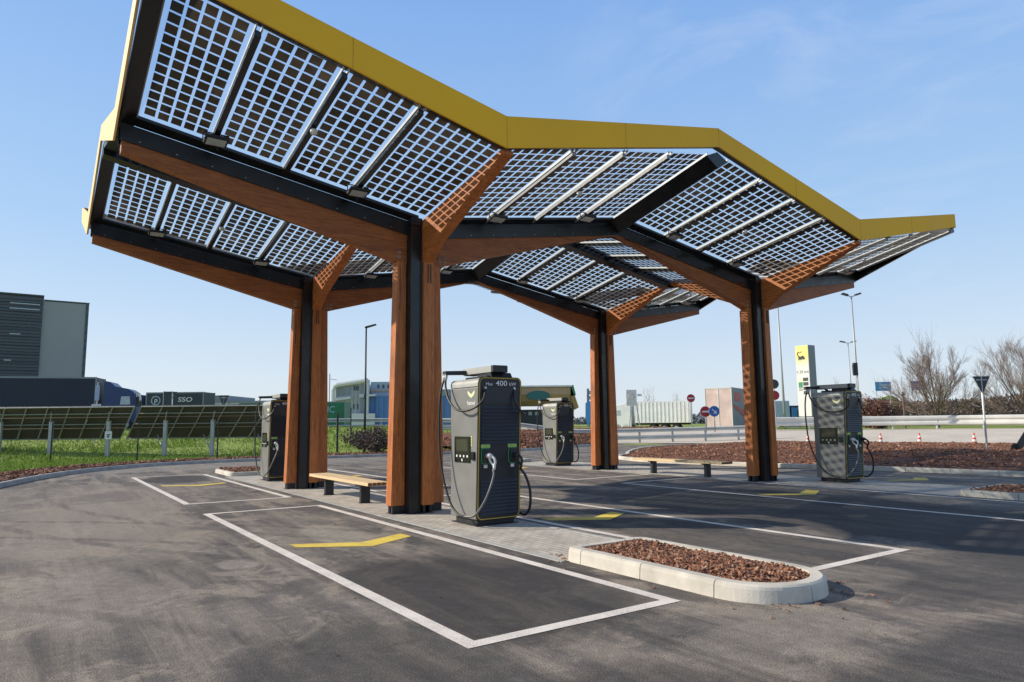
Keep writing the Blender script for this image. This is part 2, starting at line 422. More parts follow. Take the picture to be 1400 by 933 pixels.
def text(name, s, size, mat, parent, mtx, depth=.002, sx=1., bold=0.):
    cu = bpy.data.curves.new(name, 'FONT'); cu.body = s; cu.size = size; cu.align_x = 'CENTER'; cu.align_y = 'CENTER'; cu.extrude = depth; cu.offset = bold
    cu.resolution_u = 3
    t = bpy.data.objects.new('tmp', cu); COL.objects.link(t)
    bpy.context.view_layer.update()
    me = bpy.data.meshes.new_from_object(t.evaluated_get(bpy.context.evaluated_depsgraph_get()))
    bpy.data.objects.remove(t); bpy.data.curves.remove(cu)
    me.transform(mtx @ Matrix.Diagonal((sx,1,1,1))); me.materials.clear(); me.materials.append(mat)
    o = bpy.data.objects.new(name, me); COL.objects.link(o); o.parent = parent
    return o
def face_mtx(origin, right, up):   # text plane: x=right, y=up
    r = Vector(right).normalized(); u = Vector(up).normalized(); n = r.cross(u)
    m = Matrix((r, u, n)).transposed().to_4x4(); m.translation = Vector(origin); return m

# ------------------------------------------------------------------ camera, sun, sky
cam = bpy.data.cameras.new('camera'); co = bpy.data.objects.new('camera', cam); COL.objects.link(co); S.camera = co
f3 = Vector((-math.cos(YAW)*math.cos(PITCH), math.sin(YAW)*math.cos(PITCH), math.sin(PITCH)))
r3 = RT.copy(); u3 = r3.cross(f3)
rr = math.cos(ROLL)*r3 + math.sin(ROLL)*u3; uu = -math.sin(ROLL)*r3 + math.cos(ROLL)*u3
mm = Matrix((rr, uu, -f3)).transposed().to_4x4(); mm.translation = Vector((CX, CY, CZ)); co.matrix_world = mm
cam.sensor_width = 36; cam.lens = 944.5*36/1400; cam.clip_end = 6000; cam.clip_start = .05
S.render.resolution_x, S.render.resolution_y = 1024, 682
SUN_EL = R(29.); SUN_AZ = R(231.)      # direction towards the sun, from +X counter-clockwise
sd = Vector((math.cos(SUN_EL)*math.cos(SUN_AZ), math.cos(SUN_EL)*math.sin(SUN_AZ), math.sin(SUN_EL)))
sl = bpy.data.lights.new('sun', 'SUN'); sl.energy = 5.0; sl.angle = R(.5); sl.color = (1., .90, .74)
so = bpy.data.objects.new('sun', sl); COL.objects.link(so); so.rotation_euler = sd.to_track_quat('Z', 'Y').to_euler(); so.location = (0,0,40)
W = bpy.data.worlds.new('World'); S.world = W; W.use_nodes = True; nt = W.node_tree
bg = nt.nodes['Background']
sky = N(nt, 'ShaderNodeTexSky', sky_type='NISHITA'); sky.sun_disc = False; sky.sun_elevation = SUN_EL
sky.sun_rotation = math.atan2(sd.x, sd.y); sky.air_density = 1.0; sky.dust_density = .6; sky.ozone_density = 1.6; sky.altitude = 80
tc = N(nt, 'ShaderNodeTexCoord'); mp = N(nt, 'ShaderNodeMapping'); nt.links.new(tc.outputs['Generated'], mp.inputs[0])
mp.inputs['Rotation'].default_value = (R(12), R(8), R(-35)); mp.inputs['Scale'].default_value = (1.2, 5, 9)
cn = noisen(nt, mp.outputs[0], 1.3, 7, .62, .5)
sp = N(nt, 'ShaderNodeSeparateXYZ'); nt.links.new(tc.outputs['Generated'], sp.inputs[0])
dirn = N(nt, 'ShaderNodeVectorMath', operation='DOT_PRODUCT'); dirn.inputs[1].default_value = Vector((-.42,.83,.37)).normalized()
nt.links.new(tc.outputs['Generated'], dirn.inputs[0])
cf = mth(nt, 'MULTIPLY', ramp(nt, cn, [(.50, 0.), (.78, .34)]), ramp(nt, dirn.outputs['Value'], [(.91, .03), (.985, .9)]))
hz = ramp(nt, mth(nt, 'MAXIMUM', sp.outputs[2], 0.), [(0., (.80,.89,.98)), (.07, (.74,.86,1.0)), (.26, (.46,.70,1.02)), (.56, (.26,.50,.98)), (.66, (.20,.30,.52)), (1., (.12,.16,.26))])  # upper stops, out of view, darkened to weaken the sky fill
hz = mix(nt, 1., hz, (6.1, 6.1, 6.1), 'MULTIPLY')
skc = mix(nt, .85, sky.outputs[0], hz)
skc = mix(nt, cf, skc, (5.2, 5.6, 6.4))
nt.links.new(skc, bg.inputs[0]); bg.inputs[1].default_value = .15
S.view_settings.view_transform = 'Standard'; S.view_settings.look = 'None'; S.view_settings.exposure = 0
S.render.engine = 'CYCLES'

# ------------------------------------------------------------------ terrain
def ss(a, b, x):
    t = min(1, max(0, (x-a)/(b-a))); return t*t*(3-2*t)
def terrain(x, y):
    dx, dy = x-CX, y-CY; r = math.hypot(dx, dy)
    a = math.degrees(math.atan2(dx*RT.x+dy*RT.y, dx*FW.x+dy*FW.y))   # bearing from view centre, + right
    if abs(a) > 100: return 0.
    wl = 1-ss(-3, 6, a)
    r0 = 40*wl + 51*(1-wl); r1 = 60*wl + 62*(1-wl)
    H = 1.45*wl + (1.0*(1-ss(10, 22, a)) + .75*ss(10, 22, a))*(1-wl)
    return H*ss(r0, r1, r)*(1-ss(70, 100, abs(a)))
def bgp(u, D, z=0.):   # a place at bearing column u and depth D in front of the viewpoint
    s = (u-700)/944.5*D
    p = Vector((CX, CY, 0)) + FW*D + RT*s; return Vector((p.x, p.y, z))
mb = MB(); rings = [0, 6, 12, 18, 24, 30, 34, 38, 40, 42, 44, 46, 48, 50, 52, 54, 56, 58, 60, 62, 64, 70, 80, 100, 140, 220, 400, 800, 1600, 3500]; NA = 144
for r in rings:
    for k in range(NA):
        a = 2*math.pi*k/NA; x, y = CX+r*math.cos(a), CY+r*math.sin(a)
        z = terrain(x, y) - .03
        if 36 < r < 120: z += .10*noise.noise(Vector((x*.35, y*.35, 0)))*ss(36, 44, r)
        mb.v.append((x, y, z))
for i in range(len(rings)-1):
    for k in range(NA):
        mb.f.append((i*NA+k, (i+1)*NA+k, (i+1)*NA+(k+1) % NA, i*NA+(k+1) % NA)); mb.mi.append(0)
struct('ground', mb, M['ground'], smooth=True)

kerb_left = [(34,-30),(14,-17),(0,-10.6),(-5,-8.7),(-11.7,-6.55),(-15.0,-5.5),(-17.8,-4.1),(-20.2,-1.8),(-21.0,1.0),(-21.15,5),(-21.0,9),(-20.7,13),(-21.0,17),(-23.0,22.5),(-26.,28.5),(-28.8,34),(-31,41),(-32.5,48)]
kl = [Vector((p.x, p.y, 0)) for p in spline([(a, b, 0) for a, b in kerb_left], 5)]
ap = [(p.x, p.y, 0.) for p in kl] + [(-30,60,0),(-10,52,0),(30,60,0),(75,70,0),(75,-40,0),(45,-45,0)]
mb = MB(); mb.add(ap, [tuple(range(len(ap)))])
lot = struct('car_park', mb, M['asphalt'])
bm = bmesh.new(); bm.from_mesh(lot.data); bmesh.ops.triangulate(bm, faces=bm.faces); bm.to_mesh(lot.data); bm.free()

def offset(path, d):
    out = []
    for i, p in enumerate(path):
        t = path[min(i+1, len(path)-1)] - path[max(i-1, 0)]; t.normalize()
        out.append(Vector((p.x - t.y*d, p.y + t.x*d, p.z)))
    return out
def strip(mb, prof, path, closed=False, mi=0, dips=0):
    """sweep a profile [(offset, z)] along path; offset is to the left of travel"""
    n = len(path); m = len(prof); vs = []
    for i, p in enumerate(path):
        if closed: t = path[(i+1) % n] - path[(i-1) % n]
        else: t = path[min(i+1, n-1)] - path[max(i-1, 0)]
        t.normalize()
        for (o, z) in prof: vs.append((p.x - t.y*o, p.y + t.x*o, p.z + z))
    fs = []
    for i in range(n if closed else n-1):
        j = (i+1) % n
        for k in range(m-1): fs.append((i*m+k, j*m+k, j*m+k+1, i*m+k+1))
    if not closed: fs += [tuple(range(m)), tuple((n-1)*m+k for k in range(m))]
    mb.add(vs, fs, mi)
def resample(path, step, closed=False):
    P = path + ([path[0]] if closed else []); L = [0.]
    for a, b in zip(P, P[1:]): L.append(L[-1] + (b-a).length)
    n = max(2, round(L[-1]/step)); out = []
    for i in range(n + (0 if closed else 1)):
        s = L[-1]*i/n; k = 0
        while k < len(L)-2 and L[k+1] < s: k += 1
        t = (s-L[k])/max(1e-9, L[k+1]-L[k]); out.append(P[k].lerp(P[k+1], t))
    return out
def kerb_run(name, path, mat, closed=False, w=.15, h=.13, stone=1., side=1, kid=None):
    """kerb stones: one swept body with open joints every `stone` metres"""
    mb = MB(); P = path + ([path[0]] if closed else []); L = [0.]
    for a, b in zip(P, P[1:]): L.append(L[-1]+(b-a).length)
    tot = L[-1]; n = max(1, round(tot/stone)); g = .012
    def at(s):
        k = 0
        while k < len(L)-2 and L[k+1] < s: k += 1
        t = (s-L[k])/max(1e-9, L[k+1]-L[k]); q = P[k].lerp(P[k+1], t)
        k0 = max(0, k-1); k1 = min(len(P)-1, k+2)
        return q
    prof = [(0, -.03), (.012*side, h-.04), (.020*side, h-.015), (.045*side, h), (w*side, h), (w*side, -.03)]
    for i in range(n):
        a, b = tot*i/n+g/2, tot*(i+1)/n-g/2; m = max(1, int((b-a)/(.05 if tot < 12 else .18)))
        seg = [at(a+(b-a)*j/m) for j in range(m+1)]
        strip(mb, prof, seg)
    return struct(name, mb, mat)

def rbox_outline(x0, x1, y0, y1, r0, r1, n=8):
    """ccw outline; r1 radius at the +x end, r0 radius at the -x end"""
    out = []
    for cx, cy, a0, r in ((x1-r1, y0+r1, -90, r1), (x1-r1, y1-r1, 0, r1), (x0+r0, y1-r0, 90, r0), (x0+r0, y0+r0, 180, r0)):
        for k in range(n+1):
            a = R(a0+90*k/n); out.append(Vector((cx+r*math.cos(a), cy+r*math.sin(a), 0)))
    q = [out[0]]
    for p in out[1:]:
        if (p-q[-1]).length > 1e-4: q.append(p)
    return q
def inside(pt, poly):
    x, y = pt; c = False; n = len(poly)
    for i in range(n):
        a, b = poly[i], poly[i-1]
        if (a.y > y) != (b.y > y) and x < (b.x-a.x)*(y-a.y)/(b.y-a.y)+a.x: c = not c
    return c
def edge_dist(pt, poly):
    p = Vector((pt[0], pt[1], 0)); best = 1e9
    for i in range(len(poly)):
        a, b = poly[i-1], poly[i]; ab = b-a; t = max(0, min(1, (p-a).dot(ab)/max(1e-9, ab.length_squared)))
        best = min(best, (a+ab*t-p).length)
    return best
def chip(mb, p, s, rnd):
    L, Wd, T = s*rnd.uniform(.7,1.5), s*rnd.uniform(.35,.7), s*rnd.uniform(.10,.28)
    m = Matrix.Rotation(rnd.uniform(0,6.28), 3, 'Z') @ Matrix.Rotation(rnd.gauss(0,.45), 3, 'X') @ Matrix.Rotation(rnd.gauss(0,.45), 3, 'Y')
    pts = []
    for z in (-T/2, T/2):
        for a, b in ((-1,-1),(1,-1),(1,1),(-1,1)):
            pts.append(Vector(p) + m @ Vector((a*L/2*rnd.uniform(.65,1.), b*Wd/2*rnd.uniform(.6,1.), z)))
    mb.hexa(pts)

# generic planting bed: kerb + soil + loose chips
def bed(kname, poly, kmat, top, n_chips, cs, seed, stone=1., w=.15, hk=.13, chipfn=None, mound=.05, chiplabel=None):
    kerb_run(kname, poly, kmat, True, w, hk, stone)
    inner = [Vector((p.x, p.y, 0)) for p in poly]
    n = len(poly); inn = []
    for i in range(n):
        t = poly[(i+1) % n]-poly[(i-1) % n]; t.normalize(); inn.append(Vector((poly[i].x - t.y*(w-.01), poly[i].y + t.x*(w-.01), 0)))
    return inn
# island A, near end
ROW_A = (-.68, .75)
islA = rbox_outline(5.13, 7.95, -.66, .62, .16, .62, 14)
def chips_in(name, poly, n, cs, seed, hfn, label=None, xr=None, wfn=None, nolabel=False, offx=0):
    rnd = random.Random(seed); mb = MB()
    xs = [p.x for p in poly]; ys = [p.y for p in poly]; c = 0; tries = 0
    while c < n and tries < n*40:
        tries += 1
        x, y = rnd.uniform(min(xs), max(xs)), rnd.uniform(min(ys), max(ys))
        if not inside((x, y), poly): continue
        if wfn and rnd.random() > wfn(x, y): continue
        chip(mb, (x, y, hfn(x, y)+rnd.uniform(-.3,.5)*cs*.5), cs*rnd.choice((.5,.7,.85,1,1,1.25)), rnd); c += 1
    return tag(mb.build(name, M['chip']), label, 'bark mulch', kind='stuff')
def soil_sheet(name, poly, z, hfn=None, step=.5):
    xs = [p.x for p in poly]; ys = [p.y for p in poly]
    bm = bmesh.new(); vs = [bm.verts.new((p.x, p.y, 0)) for p in poly]; bm.faces.new(vs)
    if hfn:
        for ax, lo, hi in ((0, min(xs), max(xs)), (1, min(ys), max(ys))):
            c = lo+step
            while c < hi:
                no = (1,0,0) if ax == 0 else (0,1,0); co_ = (c,0,0) if ax == 0 else (0,c,0)
                bmesh.ops.bisect_plane(bm, geom=bm.verts[:]+bm.edges[:]+bm.faces[:], plane_co=co_, plane_no=no); c += step
    bmesh.ops.triangulate(bm, faces=bm.faces)
    for v in bm.verts: v.co.z = z + (hfn(v.co.x, v.co.y) if hfn else 0)
    me = bpy.data.meshes.new(name); bm.to_mesh(me); bm.free(); me.materials.append(M['soil'])
    o = bpy.data.objects.new(name, me); COL.objects.link(o); tag(o, kind='structure')
    return o

inn = bed('kerb', islA, M['kerb'], 0, 0, 0, 0, 1.0, .15, .155)
hA = lambda x, y: .110 + .055*min(1, edge_dist((x, y), inn)/.25) + .02*noise.noise(Vector((x*2.5, y*2.5, 0)))
soil_sheet('bed_soil', inn, 0, lambda x, y: hA(x, y)-.02, .3)
chips_in('bark_mulch', inn, 8500, .058, 3, hA, 'reddish brown bark chips heaped in the rounded kerbed island nearest the camera')
rnd = random.Random(77); mb = MB()
for _ in range(70):
    i_ = rnd.randrange(len(islA)); p = islA[i_]; t = (islA[(i_+1) % len(islA)]-islA[i_-1]).normalized(); d = abs(rnd.gauss(.03,.22))+.02
    q = p.lerp(islA[(i_+1) % len(islA)], rnd.random()); chip(mb, (q.x + t.y*d, q.y - t.x*d, .012), rnd.uniform(.015,.045), rnd)
for _ in range(140):
    chip(mb, (rnd.uniform(-3,10.5), rnd.uniform(-5.5,4), .006), rnd.uniform(.008,.022), rnd)
tag(mb.build('spilled_chips', M['chip']), 'loose bark crumbs scattered on the asphalt around the near kerbed island', 'bark crumbs', kind='stuff')
# island A, far end
islA2 = rbox_outline(-14.6, -11.75, -.60, 1.0, .55, .16, 8)
inn2 = bed('kerb', islA2, M['kerb'], 0, 0, 0, 0)
hB = lambda x, y: .10 + .05*noise.noise(Vector((x*2, y*2, 3)))
soil_sheet('bed_soil', inn2, .08)
chips_in('bark_mulch', inn2, 1800, .085, 4, lambda x, y: .13, 'bark chips in the small kerbed bed behind the left rear charger')
# island B, both ends
islB = rbox_outline(4.85, 7.7, 10.05, 12.3, .16, .7, 8)
inn3 = bed('kerb', islB, M['kerb'], 0, 0, 0, 0)
soil_sheet('bed_soil', inn3, .08)
chips_in('bark_mulch', inn3, 2200, .07, 5, lambda x, y: .11, 'bark chips in the low kerbed bed cut by the right edge of the photo')
islB2 = rbox_outline(-14.5, -11.6, 9.9, 11.2, .5, .16, 8)
inn4 = bed('kerb', islB2, M['kerb_grey'], 0, 0, 0, 0)
soil_sheet('bed_soil', inn4, .08)
# big planted island on the right
big = [(-12.2,17.0),(-11.3,15.5),(-9.6,14.6),(-6.8,14.35),(-3.0,15.1),(1.0,16.1),(6,16.6),(13,17.4),(22,18.5),(27,24),(26,38),(14,42.5),(0,39.4),(-9,37.0),(-15.5,35.2),(-18.8,32.4),(-19.2,28),(-17.4,23.2),(-14.4,19.2)]
bigp = [Vector((p.x, p.y, 0)) for p in spline([(a, b, 0) for a, b in big+[big[0]]], 5)][:-1]
bigp = resample(bigp, .8, True)
inn5 = bed('kerb', bigp, M['kerb'], 0, 0, 0, 0, 1.2, .17, .14)
h5 = lambda x, y: .08 + .30*ss(0, 6, edge_dist((x, y), inn5)) + .05*noise.noise(Vector((x*.8, y*.8, 0)))
soil_sheet('bed_soil', inn5, 0, lambda x, y: h5(x, y)-.01, 1.2)
chips_in('bark_mulch', inn5, 36000, .085, 6, h5, 'broad expanse of bark mulch in the large kerbed bed behind the right charger', wfn=lambda x, y: 1. if x < 8 and edge_dist((x, y), inn5) < 9 else .35)
# verge behind the left and far kerb
kerb_run('kerb', kl, M['kerb_grey'], False, .16, .13, 1.0, 1)
kin = resample(kl, 1.0)
mb = MB()
strip(mb, [(.15,.05),(.2,.10),(.7,.16),(1.4,.13),(2.2,.04),(3.2,-.12)], kin)
vg = struct('verge_soil', mb, M['soil'], smooth=True)
rnd = random.Random(11); mb = MB()
for _ in range(11000):
    s = rnd.random()**.8; i = int(s*(len(kin)-2)); p = kin[i].lerp(kin[i+1], rnd.random()); t = (kin[i+1]-kin[i]).normalized(); d = rnd.uniform(.18, 2.3)
    chip(mb, (p.x - t.y*d, p.y + t.x*d, .13-.05*max(0, d-1.4)+rnd.uniform(0,.04)), rnd.choice((.09,.12,.15)), rnd)
tag(mb.build('bark_mulch', M['chip']), 'narrow band of dark bark chips along the far left kerb below the grass', 'bark mulch', kind='stuff')
# far mound of soil between the circulation lane and the crash barrier
mb = MB(); pth = [p for p in kin if p.y > 14.5]
pz = lambda: None
rowm = []
offs = [.16, .5, 1.4, 3., 5., 7., 9., 11.]
hs = [.08, .25, .55, .80, .95, 1.0, .9, .2]
vs = []
for i, p in enumerate(pth):
    t = (pth[min(i+1, len(pth)-1)] - pth[max(i-1, 0)]).normalized(); fade = ss(0, 5, i)
    for o_, z_ in zip(offs, hs):
        vs.append((p.x - t.y*o_, p.y + t.x*o_, z_*(.25+.75*fade)*1.05 + .06*noise.noise(Vector((p.x*.7+o_, p.y*.7, 1)))))
m_ = len(offs); mb.add(vs, [(i*m_+k, (i+1)*m_+k, (i+1)*m_+k+1, i*m_+k+1) for i in range(len(pth)-1) for k in range(m_-1)])
struct('soil_mound', mb, M['soil'], smooth=True)
rnd = random.Random(12); mb = MB(); cv = vs
for _ in range(9000):
    i = rnd.randrange(len(pth)-1); k = rnd.randrange(5); a = Vector(cv[i*m_+k]).lerp(Vector(cv[(i+1)*m_+k]), rnd.random()); b_ = Vector(cv[i*m_+k+1]).lerp(Vector(cv[(i+1)*m_+k+1]), rnd.random())
    q = a.lerp(b_, rnd.random()); chip(mb, (q.x, q.y, q.z+.03), rnd.choice((.11,.14,.18)), rnd)
tag(mb.build('bark_mulch', M['chip']), 'coarse bark chips over the low mound in front of the crash barrier', 'bark mulch', kind='stuff')

# grass tufts on the lawn left and centre
rnd = random.Random(5); mb = MB()
cnt = 0
while cnt < 26000:
    u = rnd.uniform(-60, 800); D = rnd.uniform(24, 58)
    p = bgp(u, D)
    d = min((p-q).length for q in kin[::3])
    if d < 2.6 or inside((p.x, p.y), [Vector(a) for a in ap]): continue
    z = terrain(p.x, p.y)-.05; hgt = rnd.uniform(.08,.22)*(1.3 if noise.noise(Vector((p.x*.3,p.y*.3,7))) > .1 else .8)
    a = rnd.uniform(0, 6.28); w_ = rnd.uniform(.02,.05); l = rnd.uniform(-.08,.08)
    for j in range(2):
        dx, dy = math.cos(a+j*1.7)*w_, math.sin(a+j*1.7)*w_
        mb.add([(p.x-dx, p.y-dy, z), (p.x+dx, p.y+dy, z), (p.x+l, p.y-l, z+hgt)], [(0,1,2)])
    cnt += 1
tag(mb.build('grass', M['blade']), 'rough green grass on the verge around the solar arrays', 'grass', kind='stuff')

# pale service road on the right and its yellow line
def far_sheet(name, us, Ds0, Ds1, dz, mat):
    mb = MB(); vs = []; n = 6
    for u, a, b_ in zip(us, Ds0, Ds1):
        for k in range(n+1):
            p = bgp(u, a+(b_-a)*k/n); vs.append((p.x, p.y, max(0, terrain(p.x, p.y))+dz))
    mb.add(vs, [(i*(n+1)+k, i*(n+1)+k+1, (i+1)*(n+1)+k+1, (i+1)*(n+1)+k) for i in range(len(us)-1) for k in range(n)])
    return struct(name, mb, mat, smooth=True)
us = [700, 760, 820, 880, 940, 1000, 1060, 1120, 1180, 1240, 1300, 1360, 1420, 1500, 1600]
far_sheet('service_road', us, [52,51.5,51,50.5,50,49,47,45,43.5,42.5,41.5,40.5,39.5,38.5,37], [60]*6+[61,60,59,58,57,56,55,53,51], .035, M['pale_road'])
far_sheet('road_line', us[6:], [57.5,56.6,55.6,54.6,53.6,52.6,51.6,49.8,47.8], [58.2,57.3,56.3,55.3,54.3,53.3,52.3,50.5,48.5], .045, M['marking_yellow'])

# ------------------------------------------------------------------ painted bays, chevrons, paving
def rect_lines(name, x0, x1, y0, y1, w=.13, sides='abcd'):
    mb = MB()
    z = .004
    def q(a0, a1, b0, b1):
        # subdivided strip with a slightly irregular edge
        mb.add([(a0,b0,z),(a1,b0,z),(a1,b1,z),(a0,b1,z)], [(0,1,2,3)])
    if 'a' in sides: q(x0, x1, y0, y0+w)
    if 'b' in sides: q(x0, x1, y1-w, y1)
    if 'c' in sides: q(x0, x0+w, y0+w, y1-w)
    if 'd' in sides: q(x1-w, x1, y0+w, y1-w)
    return struct(name, mb, M['marking'])
for a in ((-2.22,7.24,-3.21,-.99), (-13.6,-4.10,-3.21,-.99), (-2.22,7.25,.98,3.11), (-13.6,-4.10,.98,3.11),
          (-1.96,7.4,6.93,9.75), (-13.6,-3.52,6.74,9.75), (-1.96,7.4,12.5,15.0)):
    if a[2] == 12.5:
        continue
    rect_lines('bay_marking', *a)
def chevron(x, y0, y1):
    ym = (y0+y1)/2+.05; t = .30; d = .42; z = .0045
    mb = MB(); mb.add([(x-t,y0,z),(x+d-t*.9,ym,z),(x-t+.1,y1,z),(x+.12,y1+.02,z),(x+d+.12,ym,z),(x,y0,z)], [(0,1,4,5),(1,2,3,4)])
    return struct('chevron_marking', mb, M['marking_yellow'])
for x, a, b in ((2.35,-2.92,-1.32),(-9.3,-2.9,-1.3),(2.45,1.25,2.75),(-9.3,1.25,2.75),(2.35,7.2,8.9),(-8.9,7.2,8.9),(2.2,12.7,14.2)):
    chevron(x, a, b)
for (x0, x1, y0, y1) in ((-11.76, 5.24, ROW_A[0], ROW_A[1]), (-11.6, 4.86, 10.0, 12.3)):
    mb = MB(); mb.add([(x0,y0,.006),(x1,y0,.006),(x1,y1,.006),(x0,y1,.006)], [(0,1,2,3)])
    struct('island_paving', mb, M['paving'])
    for yy, s_ in ((y0,-1),(y1,1)):
        mb = MB()
        n = int((x1-x0)/1.)
        for i in range(n):
            a, b = x0+(x1-x0)*i/n+.004, x0+(x1-x0)*(i+1)/n-.004
            mb.box(a, b, min(yy, yy+s_*.08), max(yy, yy+s_*.08), -.02, .012)
        struct('edging', mb, M['kerb_grey'])

# ------------------------------------------------------------------ the canopy
can = empty('charging_canopy', (-3.1, 5.15, 0), 0, 'large timber and steel charging canopy with zigzag glass solar roof and yellow fascia', 'canopy')
OFF = Vector((3.1, -5.15, 0))
class CB(MB):
    def build(s, name, mats, parent=None, **k):
        top = parent if parent is not None else can
        if top is can: s.v = [tuple(Vector(p)+OFF) for p in s.v]
        return MB.build(s, name, mats, top, **k)
L_, W_ = 6.23, 10.30; HY = 5.15
def zP(xs, yd):
    t = yd/HY; return 5.45+.85*t + (xs-.3)*(.17+.055*t)
wings = [(0,-1,5.07),(0,1,5.15),(W_,-1,5.15),(W_,1,5.09)]
panel_t = [(.03,1.40),(1.50,2.58),(2.66,3.74),(3.82,4.84)]
def P3(xf, sx, xs, yv, sy, yd, dz=0.): return (xf+sx*xs, yv+sy*yd, zP(xs, yd)+dz)
for fi, xf in enumerate((0., -L_)):
    # columns
    for yv in (0., W_):
        ce = bpy.data.objects.new('column', None); COL.objects.link(ce); ce.parent = can; ce.location = Vector((xf, yv, 0))+OFF
        for sy in (-1, 1):
            mb = MB()
            p = []
            for z, o_ in ((.15,.535),(4.62,.445)):
                ys = sorted((sy*.27, sy*o_)); p += [(-.11,ys[0],z),(.11,ys[0],z),(.11,ys[1],z),(-.11,ys[1],z)]
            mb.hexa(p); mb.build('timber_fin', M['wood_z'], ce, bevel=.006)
        for sx in (-1, 1):
            mb = MB(); y0, y1 = (-.02,.20) if sx > 0 else (-.20,.02); p = []
            for z, o_ in ((.15,.345),(4.62,.33)):
                xs_ = sorted((sx*.125, sx*o_)); p += [(xs_[0],y0,z),(xs_[1],y0,z),(xs_[1],y1,z),(xs_[0],y1,z)]
            mb.hexa(p)
            if sx > 0:
                pass
            mb.build('timber_fin', M['wood_z'], ce, bevel=.006)
        mb = MB(); mb.box(-.12,.12,-.262,.262,.0,5.05)
        # H-section post standing in the front left corner
        mb.box(.135,.29,-.262,-.242,0,5.42); mb.box(.135,.29,-.062,-.042,0,5.42); mb.box(.16,.27,-.242,-.062,0,5.42); mb.box(.125,.30,-.27,-.034,5.30,5.45)
        mb.box(-.30,-.13,.05,.26,0,5.42)
        mb.build('steel_post', M['black_steel'], ce, bevel=.004)
        mb = MB()
        for (a, b_, c_, d_) in ((-.09,-.03,-.50,-.30),(.03,.09,-.50,-.30),(-.09,-.03,.30,.50),(.03,.09,.30,.50),(.13,.31,.0,.05),(.13,.31,.13,.18),(-.31,-.13,-.18,-.13),(-.31,-.13,-.05,0)):
            mb.box(a, b_, c_, d_, 0, .17)
        mb.box(-.13,.13,-.52,.52,.0,.018); mb.box(-.33,.33,-.2,.2,.0,.016)
        mb.build('base_bracket', M['black_metal'], ce, bevel=.003)
        # saw slots of the hidden plates on the front fin, and steel washers where the beams land
        for (X0, yy, za_, zb_) in ((.3445,.065,4.22,4.58),(.3445,.12,4.22,4.58),(.1105,-.40,3.7,4.5)):
            mb = MB(); mb.box(X0-.012,X0+.0025,yy,yy+.012,za_,zb_); mb.build('plate_slot', M['black_metal'], ce)
        for yy in (-.42,.42,.53):
            for zz in (4.70,4.79):
                mb = MB(); o_ = [(.114,yy+.026*math.cos(k*.5236),zz+.026*math.sin(k*.5236)) for k in range(12)]; mb.tube(o_+[o_[0],o_[1]], .007, 5, caps=False)
                mb.build('washer', M['washer'], ce)
    # beams
    for (yv, sy, ye) in wings:
        ridge = ye > 5.12
        e_ = ye - (.0 if ridge else .06); zb1 = 5.97 if ridge else 5.76; mb = CB()
        def bz(yd): return 4.60+(zb1-4.60)*max(0, (yd-.35))/(ye-.35)
        ys = [.12, .35, ye*.5, e_]
        for a, b_ in zip(ys, ys[1:]):
            ta, tb = zP(0, a)-.28, zP(0, b_)-.28
            A, B = yv+sy*a, yv+sy*b_
            if sy < 0: A, B = B, A; ta, tb = tb, ta; za, zb_ = bz(b_), bz(a)
            else: za, zb_ = bz(a), bz(b_)
            mb.hexa([(xf-.105,A,za),(xf+.105,A,za),(xf+.105,B,zb_),(xf-.105,B,zb_),(xf-.105,A,ta),(xf+.105,A,ta),(xf+.105,B,tb),(xf-.105,B,tb)])
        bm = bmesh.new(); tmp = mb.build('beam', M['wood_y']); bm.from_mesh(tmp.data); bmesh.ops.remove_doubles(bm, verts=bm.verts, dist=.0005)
        bmesh.ops.delete(bm, geom=[f for f in bm.faces if abs(abs(f.normal.y)-1) < .02 and not (abs(f.calc_center_median().y - (yv+sy*e_+OFF.y)) < .01)], context='FACES')
        bm.to_mesh(tmp.data); bm.free()
        # black steel flashing above the timber
        mb = CB(); a, b_ = .12, (ye if ridge else ye-.03)
        for sx in (-1, 1):
            q = [(xf+sx*.108,yv+sy*a,zP(0,a)-.30),(xf+sx*.135,yv+sy*a,zP(0,a)-.30),(xf+sx*.135,yv+sy*b_,zP(0,b_)-.30),(xf+sx*.108,yv+sy*b_,zP(0,b_)-.30)]
            mb.hexa(q+[(x,y,z+.27) for x,y,z in q])
            q = [(xf+sx*.10,yv+sy*a,zP(.1,a)-.03),(xf+sx*.31,yv+sy*a,zP(.31,a)-.03),(xf+sx*.31,yv+sy*b_,zP(.31,b_)-.03),(xf+sx*.10,yv+sy*b_,zP(.1,b_)-.03)]
            mb.hexa(q+[(x,y,z+.05) for x,y,z in q])
        mb.build('beam_flashing', M['black_steel'])
        mb = CB()
        for i in range(9):
            yd = .6+i*(ye-.9)/8
            for sx in (1,): mb.tube([(xf+.134,yv+sy*yd,zP(0,yd)-.25),(xf+.142,yv+sy*yd,zP(0,yd)-.25)], .009, 6)
        mb.build('bolt', M['washer'])
    # valley braces in timber and ridge purlins in steel, running with the roof slope
    for sx in (-1, 1):
        for yv in (0., W_):
            mb = CB(); ya, yb = yv-.03, yv+.19
            prof = [(.12,4.60),(.30,4.60),(.75,4.92),(3.0,5.83),(3.0,5.90),(.12,zP(.12,0)-.03)]
            mb.prism([(xf+sx*x, ya, z) for x, z in prof], (0, yb-ya, 0)); mb.build('roof_brace', M['wood_x'], bevel=.005)
        mb = CB()
        pr = []
        for x in (.1, 3.05):
            pr.append([(xf+sx*x, HY-.33, zP(x,4.82)-.03),(xf+sx*x, HY, zP(x,HY)-.30+.02),(xf+sx*x, HY+.33, zP(x,4.82)-.03),(xf+sx*x, HY, zP(x,HY)+.05)])
